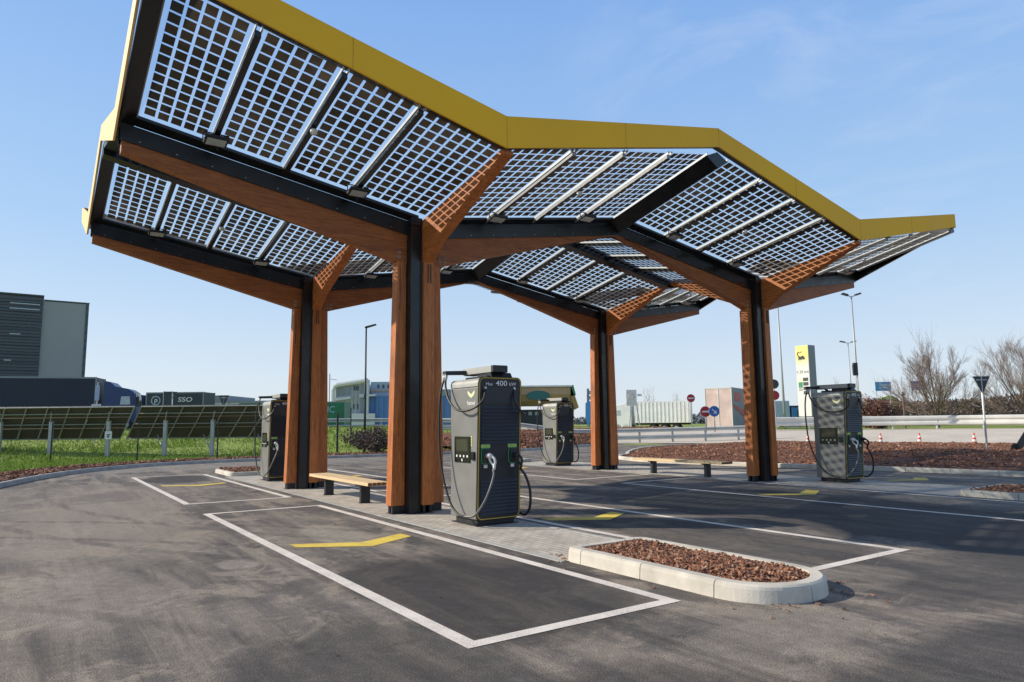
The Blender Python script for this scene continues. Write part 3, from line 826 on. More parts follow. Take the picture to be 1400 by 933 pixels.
        a, b_ = pr; mb.add(a+b_, [(0,1,2,3),(7,6,5,4)]+[(i,(i+1)%4,4+(i+1)%4,4+i) for i in range(4)]); mb.build('ridge_purlin', M['black_steel'])
        for (yv, sy, ye) in wings:
            # edge strips at wing tips
            if ye < 5.12:
                mb = CB()
                q = [P3(xf,sx,0,yv,sy,4.86,-.06),P3(xf,sx,3.07,yv,sy,4.86,-.06),P3(xf,sx,3.07,yv,sy,ye,-.06),P3(xf,sx,0,yv,sy,ye,-.06)]
                mb.hexa(q+[(x,y,z+.10) for x,y,z in q]); mb.build('edge_beam', M['black_steel'])
            for jj in (1.45,2.62,3.78):
                mb = CB(); q = [P3(xf,sx,.25,yv,sy,jj-.042,-.085),P3(xf,sx,3.0,yv,sy,jj-.042,-.085),P3(xf,sx,3.0,yv,sy,jj+.042,-.085),P3(xf,sx,.25,yv,sy,jj+.042,-.085)]
                t_ = [(x,y,z+.075) for x,y,z in q]
                mb.add(q+t_, [(0,1,2,3)], 0); mb.add(q+t_, [(0,1,5,4),(2,3,7,6),(1,2,6,5),(3,0,4,7)], 1)
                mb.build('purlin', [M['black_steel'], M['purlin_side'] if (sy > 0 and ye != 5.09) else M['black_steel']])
            for pi, (a, b_) in enumerate(panel_t):
                mb = CB(); x0, x1 = .30, 3.06
                g = [P3(xf,sx,x0,yv,sy,a,.012),P3(xf,sx,x1,yv,sy,a,.012),P3(xf,sx,x1,yv,sy,b_,.012),P3(xf,sx,x0,yv,sy,b_,.012)]
                mb.add(g, [(0,1,2,3)], 0)
                nc, nr = (7 if pi == 0 else 5), 13; a0 = a+(.055 if pi else 0); ca = (b_-.055-a0)/nc; cl = (x1-x0-.13)/nr
                for i in range(nc):
                    for j in range(nr):
                        ya_, yb_ = a0+ca*i+ca*.105, a0+ca*(i+1)-ca*.105
                        xa_, xb_ = x0+.12+cl*j+cl*.08, x0+.12+cl*(j+1)-cl*.08
                        mb.add([P3(xf,sx,xa_,yv,sy,ya_),P3(xf,sx,xb_,yv,sy,ya_),P3(xf,sx,xb_,yv,sy,yb_),P3(xf,sx,xa_,yv,sy,yb_)], [(0,1,2,3)], 1)
                # thin metal clamping edge round the glass
                for (ya_, yb_) in (((a-.012,a+.006),(b_-.006,b_+.012)) if pi else ((b_-.006,b_+.012),)):
                    q = [P3(xf,sx,x0,yv,sy,ya_,-.02),P3(xf,sx,x1,yv,sy,ya_,-.02),P3(xf,sx,x1,yv,sy,yb_,-.02),P3(xf,sx,x0,yv,sy,yb_,-.02)]
                    mb.hexa(q+[(x,y,z+.045) for x,y,z in q], 2)
                mb.build('solar_panel', [M['glass'], M['cell'], M['alu']])
            # floodlights and detector
            if sx > 0:
                for jj in ((1.45, 3.78) if sy < 0 else (1.45, 3.78)):
                    fl = MB(); zc = zP(.62, jj)-.17
                    X, Y = xf+.62, yv+sy*jj
                    fe = CB(); fe.hexa([(X-.10,Y-.17,zc-.02),(X+.12,Y-.17,zc+.03),(X+.12,Y+.17,zc+.03),(X-.10,Y+.17,zc-.02),(X-.10,Y-.17,zc+.03),(X+.12,Y-.17,zc+.08),(X+.12,Y+.17,zc+.08),(X-.10,Y+.17,zc+.03)])
                    fe.tube([(X,Y-.19,zc+.02),(X,Y-.19,zc+.14),(X,Y+.19,zc+.14),(X,Y+.19,zc+.02)], .012, 5)
                    fe.tube(spline([(X-.05,Y,zc),(X-.2,Y+.08,zc-.06),(X-.3,Y+.02,zc+.10)],4), .008, 5)
                    fo = fe.build('floodlight', M['black_metal'], bevel=.004)
                    g_ = MB(); dz = zc-.004
                    g_.add([tuple(Vector(p)+OFF) for p in [(X-.08,Y-.14,dz-.018),(X+.10,Y-.14,dz+.024),(X+.10,Y+.14,dz+.024),(X-.08,Y+.14,dz-.018)]], [(0,1,2,3)])
                    g_.build('lens', M['glass_light'], fo)
                mb = CB(); X, Y = xf+1.75, yv+sy*2.62; z = zP(1.75,2.62)-.13
                mb.tube([(X,Y,z),(X,Y,z-.05),(X,Y,z-.075)], [.055,.055,.03], 12); mb.build('detector', M['white'], smooth=False)
# ridge strip between the two modules, and edge strip behind the fascias
for x in (-3.115,):
    for (yv, sy, ye) in wings:
        mb = CB(); q = []
        for X in (x-.14, x+.14):
            for yd in (0, ye): q.append((X, yv+sy*yd, zP(3.05, yd)-.26+.08))
        q = [q[0], q[2], q[3], q[1]]; mb.hexa(q+[(a,b_,c_+.24) for a,b_,c_ in q]); mb.build('ridge_beam', M['black_steel'])
fprof = [(-5.09,7.00,7.38),(0,5.88,6.40),(HY,7.06,7.45),(W_,5.88,6.40),(W_+5.11,7.00,7.38)]
for x, d in ((3.07,.035),(-9.30,-.035)):
    mb = CB(); vs = []
    for (y, zb, zt) in fprof: vs += [(x,y,zb),(x,y,zt),(x+d,y,zt),(x+d,y,zb)]
    fs = []
    for i in range(4):
        for k in range(4): fs.append((i*4+k, i*4+(k+1)%4, (i+1)*4+(k+1)%4, (i+1)*4+k))
    fs += [(0,1,2,3),(16,17,18,19)]; mb.add(vs, fs); fo = mb.build('fascia', M['fascia'])
    s_ = 1 if d > 0 else -1
    mb = CB()
    for (a, b_) in zip(fprof, fprof[1:]):
        q = [(x-s_*.13,a[0],a[1]+.02),(x-s_*.002,a[0],a[1]+.02),(x-s_*.002,b_[0],b_[1]+.02),(x-s_*.13,b_[0],b_[1]+.02)]
        mb.hexa(q+[(u,v,w+.12) for u,v,w in q])
    mb.build('edge_beam', M['black_steel'])
    mb = CB(); vs = []
    for (y, zb, zt) in fprof: vs += [(x-s_*.006,y,zb+.01),(x-s_*.006,y,zt-.01)]
    mb.add(vs, [(i*2,i*2+2,i*2+3,i*2+1) for i in range(4)]); mb.build('fascia_back', M['black_steel'])
    # panel joints of the fascia sheets
    mb = CB()
    for i, (a, b_) in enumerate(zip(fprof, fprof[1:])):
        for t in (.0,.5) if i else (.5,):
            y = a[0]+(b_[0]-a[0])*t; zb = a[1]+(b_[1]-a[1])*t; zt = a[2]+(b_[2]-a[2])*t
            mb.box(min(x+d, x+d+s_*.0015), max(x+d, x+d+s_*.0015), y-.002, y+.002, zb, zt)
    mb.build('fascia_joint', M['black_metal'])
sprof = [(3.105,7.00,7.38),(0,5.92,6.43),(-3.115,7.02,7.33),(-L_,5.92,6.43),(-9.335,7.00,7.38)]
for y, d in ((-5.092,-.03),(W_+5.112,.03)):
    mb = CB(); vs = []
    for (x, zb, zt) in sprof: vs += [(x,y,zb),(x,y,zt),(x,y+d,zt),(x,y+d,zb)]
    fs = []
    for i in range(4):
        for k in range(4): fs.append((i*4+k, i*4+(k+1)%4, (i+1)*4+(k+1)%4, (i+1)*4+k))
    fs += [(0,1,2,3),(16,17,18,19)]; mb.add(vs, fs); mb.build('fascia', M['fascia_side_glare'])
    mb = CB(); vs = []
    for (x, zb, zt) in sprof: vs += [(x,y-d*.2,zb+.01),(x,y-d*.2,zt-.01)]
    mb.add(vs, [(i*2,i*2+2,i*2+3,i*2+1) for i in range(4)]); mb.build('fascia_back', M['black_steel'])

# ------------------------------------------------------------------ chargers
def rounded_rect(y0, y1, z0, z1, r, x, n=5):
    out = []
    for cy, cz, a0 in ((y1-r, z0+r, -90), (y1-r, z1-r, 0), (y0+r, z1-r, 90), (y0+r, z0+r, 180)):
        for k in range(n+1): a = R(a0+90*k/n); out.append((x, cy+r*math.cos(a), cz+r*math.sin(a)))
    return out
def lean(p): # the front leans out with height
    x, y, z = p; return (x + (z-.1)*.040, y, z)
def make_charger():
    root = empty('ev_charger', (0,0,0))
    mb = MB()
    mb.prism([(-.44,-.41,.10),(.355,-.41,.10),(.44,-.41,2.17),(-.44,-.41,2.17)], (0,.82,0))
    body = mb.build('body', M['grey_paint'], root, bevel=.02, seg=3)
    mb = MB(); pr = [(-.44,2.175)]
    for k in range(7): a = R(90*k/6); pr.append((-.34-.10*math.cos(a), 2.22+.08*math.sin(a)))
    mb2 = MB(); sec = []
    for k in range(7): a = R(180-90*k/6); sec.append((-.33+.11*math.cos(a), 2.22+.09*math.sin(a)))
    yy0, yy1 = -.41, .41
    poly = [(-.44,yy0,2.175)] + []
    # cap: rounded along the two long upper edges
    cp = []
    for k in range(7): a = R(180-90*k/6); cp.append((yy0+.09+.09*math.cos(a), 2.22+.09*math.sin(a)))
    for k in range(7): a = R(90-90*k/6); cp.append((yy1-.09+.09*math.cos(a), 2.22+.09*math.sin(a)))
    cp = [(yy0,2.175)]+cp+[(yy1,2.175)]
    mb.v = []; mb.f = []; mb.mi = []
    mb.prism([(-.44,y,z) for y, z in cp], (.87,0,0)); mb.build('top_cap', M['grey_light'], root, bevel=.004)
    mb = MB(); mb.box(-.36,.30,-.35,.35,.012,.10); mb.box(-.43,.36,-.40,.40,0,.013); mb.build('plinth', M['black_metal'], root, bevel=.004)
    # front frame with louvres
    mb = MB(); X = .352
    outer = [lean(p) for p in rounded_rect(-.412,.412,.085,2.33,.09,X)]
    mb.prism(outer, (.022,0,0)); fr = mb.build('front_frame', M['charger_black'], root, bevel=.004)
    mb = MB(); tr = [lean(p) for p in rounded_rect(-.392,.392,.105,2.31,.08,X+.024)]
    mb.tube(tr+[tr[0],tr[1]], .0075, 6, caps=False); mb.build('trim_line', M['yellow_trim'], fr)
    for z0, n in ((1.27,11),(.17,10)):
        mb = MB()
        for i in range(n):
            z = z0+i*.055; a = lean((X+.024,0,z)); x = a[0]
            mb.hexa([(x-.004,-.345,z),(x+.020,-.345,z+.004),(x+.020,.345,z+.004),(x-.004,.345,z),(x-.004,-.345,z+.034),(x+.004,-.345,z+.036),(x+.004,.345,z+.036),(x-.004,.345,z+.034)])
        mb.build('louvre', M['charger_recess'], fr)
    mb = MB()
    q = [lean(p) for p in [(X+.024,-.335,1.90),(X+.024,.335,1.90),(X+.024,.335,2.16),(X+.024,-.335,2.16)]]
    mb.prism(q, (.006,0,0)); mb.build('recess_panel', M['charger_recess'], fr)
    a = lean((X+.026,0,2.225)); up = Vector((.04,0,1))
    text('max_lettering', '400', .118, M['white'], fr, face_mtx((a[0], .02, a[2]), (0,1,0), up), .001, 1.25, .001)
    text('max_lettering', 'Max', .070, M['white'], fr, face_mtx((a[0], -.215, a[2]-.014), (0,1,0), up), .001, 1.1)
    text('max_lettering', 'kW', .080, M['white'], fr, face_mtx((a[0], .235, a[2]-.008), (0,1,0), up), .001, 1.15)
    # sockets with parked connectors
    for i, y in enumerate((-.265,.245)):
        x = lean((X+.024,0,1.08))[0]
        mb = MB(); o = rounded_rect(y-.075,y+.075,.96,1.20,.05,x+.006)
        mb.tube(o+[o[0],o[1]], .010, 6, caps=False); so_ = mb.build('socket', M['green'], fr)
        mb = MB(); mb.prism(rounded_rect(y-.068,y+.068,.967,1.193,.045,x), (.05,0,0)); mb.build('holster', M['black_metal'], so_, bevel=.004)
        mb = MB(); mb.box(x,x+.008,y-.085,y+.085,1.205,1.262); mb.build('label_plate', M['lime'], so_)
        mb = MB(); mb.box(x,x+.006,y-.032,y+.032,.895,.945); mb.build('symbol_plate', M['plug_white'], so_)
        # gun: nozzle, body, closed loop handle
        mt = M['plug_white'] if i == 0 else M['black_metal']
        mb = MB(); s_ = .04
        mb.tube([(x+.04,y+.005,1.085),(x+.10,y+.015,1.095),(x+.145,y+.025,1.08)], [.038,.040,.030], 10)
        mb.tube(spline([(x+.13,y+.02,1.09),(x+.19,y+.045,1.045),(x+.195,y+.055,.98),(x+.165,y+.055,.93)],5), .020, 8)
        mb.tube(spline([(x+.08,y+.015,1.06),(x+.10,y+.035,.99),(x+.165,y+.055,.935)],5), .018, 8)
        mb.tube([(x+.17,y+.056,.94),(x+.158,y+.056,.87)], [.026,.018], 8)
        mb.build('connector', mt, so_, smooth=True)
    # screen and payment terminal on the side
    mb = MB(); yb = -.412
    mb.box(-.285,.195,yb-.016,yb,.665+.0+.02,1.08) if False else None
    mb.box(-.285,.205,yb-.014,yb+.002,.97,1.385); sc = mb.build('screen', M['screen'], root, bevel=.006)
    mb = MB(); mb.box(-.215,.145,yb-.0165,yb-.0145,1.15,1.34); mb.build('display', M['display'], sc)
    mb = MB()
    for k in range(4):
        c = -.20+.11*k; mb.box(c-.02,c+.02,yb-.0165,yb-.0145,1.055,1.09)
    mb.box(-.05,-.02,yb-.0165,yb-.0145,.99,1.03); mb.build('button', M['white'], sc)
    mb = MB(); mb.box(.245,.345,yb-.03,yb+.002,1.02,1.15); mb.build('card_reader', M['screen'], root, bevel=.008)
    mb = MB()
    for k in range(4): mb.box(.225,.265,yb-.004,yb+.001,1.235+.042*k,1.268+.042*k)
    mb.build('payment_label', M['pay'], root)
    # side logo: two-wing chevron and the name below
    mb = MB(); y = yb-.003; cx, cz = .235, 2.05
    for s_ in (-1, 1):
        mb.prism([(cx+s_*.105,y,cz+.065),(cx,y,cz+.0),(cx,y,cz-.052),(cx+s_*.065,y,cz-.020),(cx+s_*.105,y,cz+.026)], (0,.004,0))
    mb.build('logo_chevron', M['logo'], root)
    text('name_lettering', 'Fastned', .085, M['white'], root, face_mtx((cx, yb-.003, 1.915), (1,0,0), (0,0,1)), .001, .95, .0015)
    # cable manager on the roof
    mb = MB(); mb.box(-.50,.40,-.14,.14,2.41,2.515); arm = mb.build('cable_arm', [M['grey_light']], root, bevel=.006)
    mb = MB(); mb.box(.402,.47,-.142,.142,2.405,2.52); mb.build('end_cap', M['charger_black'], arm, bevel=.012)
    mb = MB(); mb.hexa([(-.56,-.50,2.405),(-.44,-.50,2.405),(-.33,.05,2.42),(-.47,.05,2.42),(-.56,-.50,2.47),(-.44,-.50,2.47),(-.33,.05,2.49),(-.47,.05,2.49)]); mb.box(-.52,-.30,-.10,.10,2.40,2.50); mb.build('swing_arm', M['black_metal'], arm, bevel=.006)
    mb = MB(); mb.box(-.30,.36,-.20,.20,2.305,2.355); mb.box(-.05,.30,-.12,.12,2.35,2.41); mb.prism([(.30,-.13,2.32),(.42,-.13,2.32),(.36,-.13,2.41),(.25,-.13,2.41)], (0,.40,0)); mb.build('arm_base', M['charger_black'], arm, bevel=.006)
    mb = MB()
    for xx in (-.53,-.465): mb.tube([(xx,-.475,2.42),(xx-.01,-.48,2.34),(xx-.01,-.485,2.30)], [.030,.024,.018], 8)
    mb.build('cable_clip', M['grey_light'], arm, smooth=True)
    r_ = .0185
    A = [(-.54,-.485,2.31),(-.56,-.52,2.16),(-.57,-.545,1.90),(-.555,-.56,1.50),(-.50,-.57,1.05),(-.37,-.57,.66),(-.16,-.57,.33),(.06,-.56,.18),(.25,-.56,.16)]
    A2 = [(.25,-.56,.16),(.46,-.50,.19),(.60,-.42,.38),(.66,-.34,.60),(.63,-.25,.80),(.545,-.21,.88)]
    mb = MB(); mb.tube(spline(A, 8), r_, 8); mb.build('charging_cable', M['cable'], root, smooth=True)
    mb = MB(); mb.tube(spline(A2, 8), r_, 8); mb.build('charging_cable', M['cable_grey'], root, smooth=True)
    B = [(-.475,-.485,2.31),(-.44,-.50,2.18),(-.30,-.52,1.98),(-.06,-.53,1.83),(.20,-.52,1.79),(.44,-.47,1.84),(.54,-.38,1.96),(.49,-.30,2.12)]
    mb = MB(); mb.tube(spline(B, 8), r_, 8); mb.build('charging_cable', M['cable'], root, smooth=True)
    Cc = [(.545,.30,.88),(.60,.37,.76),(.62,.44,.54),(.58,.47,.28),(.46,.48,.14),(.30,.49,.13),(.1,.50,.25),(-.15,.52,.9),(-.3,.50,1.7),(-.35,.42,2.2),(-.40,.12,2.43)]
    mb = MB(); mb.tube(spline(Cc, 8), r_*1.15, 8); mb.build('charging_cable', M['cable'], root, smooth=True)
    D_ = [(.46,.26,2.14),(.52,.24,1.94),(.55,.33,1.78),(.45,.47,1.74),(.2,.50,1.86),(-.2,.46,2.15),(-.38,.12,2.44)]
    mb = MB(); mb.tube(spline(D_, 8), r_, 8); mb.build('charging_cable', M['cable'], root, smooth=True)
    mb = MB()
    for y in (-.29,.27): mb.tube([(.435,y,2.16),(.47,y,2.15),(.48,y,2.13)], [.022,.022,.012], 8)
    mb.build('cable_gland', M['plug_white'], fr, smooth=True)
    return root
chg = make_charger()
spots = [((1.96,.29,0), 'tall grey charger beside the nearest column, with white plug and 400 kW lettering clear'),
         ((-9.32,.19,0), 'charger at the far end of the left row, half hidden behind the left rear column'),
         ((-9.02,10.50,0), 'distant charger seen between the front charger and the right rear column'),
         ((1.48,11.55,0), 'charger right of the front right column, dappled by roof shadow, cable looped at its left')]
for i, (p, lab) in enumerate(spots):
    o = chg if i == 0 else copy_tree(chg)
    o.location = (p[0], p[1], .008); tag(o, lab, 'EV charger', 'EV chargers on the canopy islands')

# ------------------------------------------------------------------ benches
def make_bench(L):
    root = empty('bench', (0,0,0)); mb = MB()
    for k in range(5):
        y = -.235+.095*k
        mb.box(-L/2, L/2, y, y+.088, .39, .455)
    mb.build('seat', M['wood_bench'], root, bevel=.006)
    mb = MB()
    for k in range(5):
        y = -.235+.095*k
        mb.box(L/2+.001, L/2+.004, y+.008, y+.080, .396, .449)
    mb.build('end_grain', M['bench_end'], root)
    for x in (-L*.30, L*.30):
        mb = MB(); mb.box(x-.045,x+.045,-.10,.10,0,.36); mb.box(x-.045,x+.045,-.20,.20,.355,.388); mb.box(x-.06,x+.06,-.12,.12,0,.012)
        mb.build('leg', M['black_metal'], root, bevel=.004)
    return root
b1 = make_bench(3.5); b1.location = (-3.0,-.17,.008); tag(b1, 'long pale timber bench on black legs between the two left columns', 'bench', 'timber benches under the canopy')
b2 = copy_tree(b1); b2.location = (-2.75,10.12,.008); tag(b2, 'long pale timber bench partly in shadow between the two right columns', 'bench', 'timber benches under the canopy')

# ------------------------------------------------------------------ background helpers
def bge(name, u, D, z, label, cat, group=None, rz=0.):
    p = bgp(u, D, z); return empty(name, p, VIEWROT+rz, label, cat, group)
def tz(u, D): p = bgp(u, D); return terrain(p.x, p.y)
def wheel(mb, x, y, z, r=.5, w=.3): mb.tube([(x,y,z),(x,y+w,z)], r, 16)

def lorry(name, u, D, z, label, trailer_mat, cab_mat, L=13.6, H=4.0, flip=1, cab=True, rz=0., group='lorries parked or passing on the service road', frame=None, ribs=0):
    """local x = direction of travel, local y across; origin under the trailer's front end"""
    root = bge(name, u, D, z, label, 'lorry', group, rz)
    s = flip
    def X(a, b): return (min(a*s, b*s), max(a*s, b*s))
    mb = MB(); a, b = X(-L, 0); mb.box(a, b, 0, 2.5, 1.15, H)
    tr = mb.build('trailer', trailer_mat, root, bevel=.03)
    mb = MB(); a, b = X(-L-.02, .02)
    for yy in (-.012, 2.482): mb.box(a, b, yy, yy+.03, H-.10, H+.02); mb.box(a, b, yy, yy+.03, 1.12, 1.24)
    for xx in (-L, -.08):
        a, b = X(xx, xx+.1)
        for yy in (-.014, 2.484): mb.box(a, b, yy, yy+.03, 1.15, H)
    mb.build('trailer_frame', frame or (M['lorry_white'] if ribs else M['lorry_grey']), tr)
    if ribs:
        mb = MB()
        for i in range(ribs):
            xx = -L+L*(i+.5)/ribs; a, b = X(xx-.05, xx+.05); mb.box(a, b, -.035, -.0, 1.2, H-.1)
        mb.build('side_rib', frame or M['lorry_white'], tr)
    mb = MB(); a, b = X(-L, 0); mb.box(a, b, .6, 1.9, .9, 1.14); mb.build('chassis', M['black_metal'], root)
    xs = [-L+1.6, -L+2.9, -L+4.2] + ([1.0] if cab else [])
    for xx in xs:
        for yy in (.05, 2.15):
            mb = MB(); wheel(mb, xx*s, yy, .5); w = mb.build('wheel', M['tyre'], root, smooth=False)
            mb = MB(); wheel(mb, xx*s, yy-.01 if yy < 1 else yy+.02, .5, .28, .3); mb.build('rim', M['galv'], w)
    for yy in (.3,):
        mb = MB(); a, b = X(-L-.12, -L); mb.box(a, b, .1, 2.4, .55, .7); mb.build('rear_bumper', M['galv'], root)
    if cab:
        mb = MB(); H2 = 3.05
        pts = [(.75,.9),(3.02,.55),(3.06,1.5),(2.86,2.75),(2.5,3.15),(1.7,3.42),(1.15,3.75),(.78,3.78)]
        pts = [(.45,.6),(2.74,.6),(2.78,1.75),(2.54,2.95),(2.15,3.2),(1.25,3.38),(.9,3.72),(.5,3.80)]
        mb.prism([(x*s, .05, zz) for x, zz in pts], (0,2.4,0)); cb = mb.build('cab', cab_mat, root, bevel=.05, seg=3)
        mb = MB(); mb.prism([(x*s, .035, zz) for x, zz in [(1.65,2.0),(2.35,2.0),(2.28,2.62),(1.70,2.62)]], (0,.012,0)); mb.build('side_window', M['glass_light'], cb)
        mb = MB(); mb.prism([(2.785*s,.25,1.85),(2.785*s,2.25,1.85),(2.60*s,2.15,2.88),(2.60*s,.35,2.88)], (.012*s,0,0)); mb.build('windscreen', M['glass_dark'], cb)
        mb = MB(); a, b = X(2.75, 2.95); mb.box(a, b, -.12, .03, 2.0, 2.6); mb.tube([(2.5*s,.06,2.75),(2.85*s,-.05,2.72),(2.85*s,-.05,2.5)], .03, 6); mb.build('mirror', M['black_metal'], cb)
        mb = MB(); a, b = X(2.7, 2.84); mb.box(a, b, .05, 2.45, .35, .75); mb.build('bumper', M['black_metal'], root, bevel=.02)
        for yy in (.2, 1.9):
            mb = MB(); a, b = X(2.79, 2.85); mb.box(a, b, yy, yy+.35, .78, 1.0); mb.build('headlight', M['glass_light'], cb)
        mb = MB(); a, b = X(2.6, 2.7)
        for yy in (.05, 2.15): pass
        for yy in (.05, 2.15):
            mb = MB(); wheel(mb, 2.05*s, yy, .5); w = mb.build('wheel', M['tyre'], root)
            mb = MB(); wheel(mb, 2.05*s, yy-.01 if yy < 1 else yy+.02, .5, .28, .3); mb.build('rim', M['galv'], w)
        mb = MB(); a, b = X(.3, 2.7); mb.box(a, b, .5, 2.0, .5, .95); mb.build('chassis', M['black_metal'], root)
    return root

def post_sign(name, u, D, z0, ztop, label, cat, build_plate, r=.03, group=None, pole_top=None, pole_mat='galv', rz=0.):
    root = bge(name, u, D, z0, label, cat, group, rz)
    mb = MB(); mb.tube([(0,.03,0),(0,.03,(pole_top or ztop)-z0)], r, 8); mb.build('pole', M[pole_mat], root, smooth=True)
    build_plate(root, ztop-z0)
    return root
def disc(root, name, cz, rad, mat, y=0., t=.012):
    mb = MB(); mb.tube([(0,y,cz),(0,y+t,cz)], rad, 32); return mb.build(name, mat, root)

# ---- left: building, lorries, solar arrays
rt = bge('office_block', 20, 92, 0, 'large dark and grey clad warehouse block behind the lorry at far left', 'building')
mb = MB(); mb.box(-30, .0, 0, 18, 0, 19.2)
wl_ = mb.build('wall', M['bld_dark'], rt); rt.location = bgp(50, 92, 0); rt.rotation_euler.z = VIEWROT + R(35)
mb = MB()
for k in range(45): mb.box(-30, -.05, -.14, -.002, .6+k*.41, .6+k*.41+.26)
mb.build('louvre', M['bld_dark'], wl_)
mb = MB()
for (a, b, z) in ((-3.6,-.3,18.0),(-3.6,-.3,17.3),(-3.4,-2.2,13.9),(-3.8,-3.0,10.4),(-3.4,-2.7,6.8)): mb.box(a, b, -.19, -.15, z, z+.13)
mb.build('window', M['glass_light'], wl_)
mb = MB(); mb.box(.02, 5.2, .3, 17, 0, 18.7); mb.build('wall', M['bld_grey'], rt)
mb = MB(); mb.box(5.0, 5.35, .22, 17.1, 0, 18.75); mb.build('corner_trim', M['bld_dark'], rt)
mb = MB(); mb.box(-30.1, .1, -.2, 18.1, 19.2, 19.4); mb.box(.1, 5.4, .2, 17.1, 18.75, 18.9); mb.build('roof', M['bld_dark'], rt)

lz = tz(140, 43)
lorry('lorry', 131, 52, 1.3, 'navy blue articulated lorry with curtain trailer seen side on at far left', M['navy'], M['navy_cab'], 13.6, 4.05, 1, True, R(17))
t2 = lorry('lorry', 278, 66, tz(240,66)-1.15, 'dark grey trailer lettered SSO behind the dark sign board at left', M['dark_lorry'], M['navy_cab'], 5.5, 4.0, -1, True)
# (its cab faces left, nose towards the navy lorry)
t2.location = bgp(200, 66, .85)
tr = [c for c in t2.children if c.name.startswith('trailer')][0]
text('lettering', 'SSO', .62, M['white'], tr, face_mtx((3.75,-.03,3.28), (1,0,0), (.12,0,1)), .004, 1.3, .01)
mb = MB(); o = [(.95+.40*math.cos(2*math.pi*k/24), -.03, 3.22+.40*math.sin(2*math.pi*k/24)) for k in range(24)]; mb.tube(o+[o[0],o[1]], .06, 6, caps=False); mb.build('ring_mark', M['lorry_light'], tr)
text('lettering', 'p', .6, M['white'], tr, face_mtx((.97,-.035,3.28), (1,0,0), (0,0,1)), .004, 1.1, .01)

def pv_table(u, D, width, cols, post_spec, label):
    z = tz(u, D); root = bge('solar_array', u, D, 0, label, 'solar array', 'ground mounted solar arrays left of the canopy')
    ax, ay = -1.75, 1.9; z1, z0 = 2.72, .98
    cw = width/cols
    for i in range(cols):
        mb = MB(); a = i*cw+.03; b = (i+1)*cw-.03
        for k in range(3):
            t0, t1 = k/3+.008, (k+1)/3-.008
            f = lambda x, t, dz=0: (x+ax*t, ay*t, z1+(z0-z1)*t+dz)
            q = [f(a,t0),f(b,t0),f(b,t1),f(a,t1)]; mb.hexa(q+[(x,y+.02,zz+.035) for x,y,zz in q])
        mb.build('module', M['pv_back'], root)
    for i in range(cols+1):
        mb = MB(); x = i*cw
        mb.tube([(x,-.05,z1-.04),(x+ax,ay-.05,z0-.06)], .035, 4); mb.build('rafter', M['pv_frame'], root)
    for t in (.0, .2, .52, .98):
        mb = MB(); p0 = (0+ax*t, ay*t-.06, z1+(z0-z1)*t-.05); mb.tube([p0, (p0[0]+width, p0[1], p0[2])], .028, 4); mb.build('rail', M['galv'], root)
    for (px, brace) in post_spec:
        mb = MB(); x = px; mb.box(x-.09,x+.09,.45,.60,-.1,1.95); mb.build('post', M['galv'], root)
        mb = MB()
        if brace:
            mb.tube([(x-.05,.5,.3),(x-1.0,1.7,1.15)], .035, 4)
        mb.tube([(x,.45,1.9),(x+.3,-.0,2.4)], .03, 4); mb.build('brace', M['galv'], root)
    return root
k1 = 36*1.0/944.5
pv_table(-108, 37, 11.5, 10, [(1.2,0),(4.0,0),(6.75,0),(9.85,0)], 'left solar array seen from behind, in front of the navy lorry')
pv_table(195, 37, 7.9, 7, [(1.05,1),(3.6,1),(6.6,1)], 'right solar array seen from behind, ending near the left rear charger')

for i, (u, D, zt, lab) in enumerate(((75,33,1.9,'thin dark fence post in front of the left solar array'),(192,34,1.9,'thin dark fence post at the gap between the two solar arrays'),(300,34,1.9,'thin dark fence post in front of the right solar array'),
                        (462,40,2.35,'thick dark fence post left of the lamp in the grass'),(480,44,2.5,'thin dark fence post just left of the lamp column'))):
    o = bge('fence_post', u, D, tz(u, D)-.1, lab, 'post', 'fence posts on the grass verge')
    mb = MB(); mb.tube([(0,0,0),(0,0,zt)], .035 if i != 3 else .06, 6); mb.build('shaft', M['black_metal'], o)
    mb = MB(); mb.tube([(0,0,zt),(0,0,zt+.04)], [.045,.03], 6); mb.build('cap', M['black_metal'], o)
o = bge('notice_board', 151.5, 34.6, 0, 'small white notice plate on a grey stake below the left solar array', 'sign')
mb = MB(); mb.box(-.02,.02,0,.04,0,1.35); mb.build('stake', M['galv'], o)
mb = MB(); mb.box(-.17,.17,-.02,0,1.02,1.4); pl = mb.build('plate', M['white'], o)
mb = MB(); mb.box(-.10,.10,-.024,-.021,1.22,1.26); mb.box(-.05,.05,-.024,-.021,1.10,1.20); mb.build('symbol', M['sign_back'], pl)
o = bge('road_sign', 133, 40, .7, 'tall white vertical sign above a small white arrow board in front of the navy trailer', 'sign')
mb = MB(); mb.tube([(0,.03,0),(0,.03,3.5)], .04, 8); mb.build('pole', M['galv'], o)
mb = MB(); mb.box(-.12,.12,-.02,0,2.45,3.32); mb.build('plate', M['lorry_light'], o)
mb = MB(); mb.box(-.28,.26,-.02,0,2.02,2.24); mb.build('plate', M['white'], o)
o = bge('sign_board', 230, 50, .9, 'tall dark upright board edged in white with a small lamp head beside it', 'sign')
mb = MB(); mb.box(-.30,.30,-.05,.05,.2,3.22); mb.build('panel', M['dark_lorry'], o)
for x in (-.33,.30):
    mb = MB(); mb.box(x,x+.03,-.06,.06,.0,3.25); mb.build('edge_post', M['lorry_white'], o)
mb = MB(); mb.box(.33,.62,-.05,.05,3.05,3.2); mb.box(.33,.55,-.05,.05,2.75,2.85); mb.build('lamp_head', M['sign_back'], o)
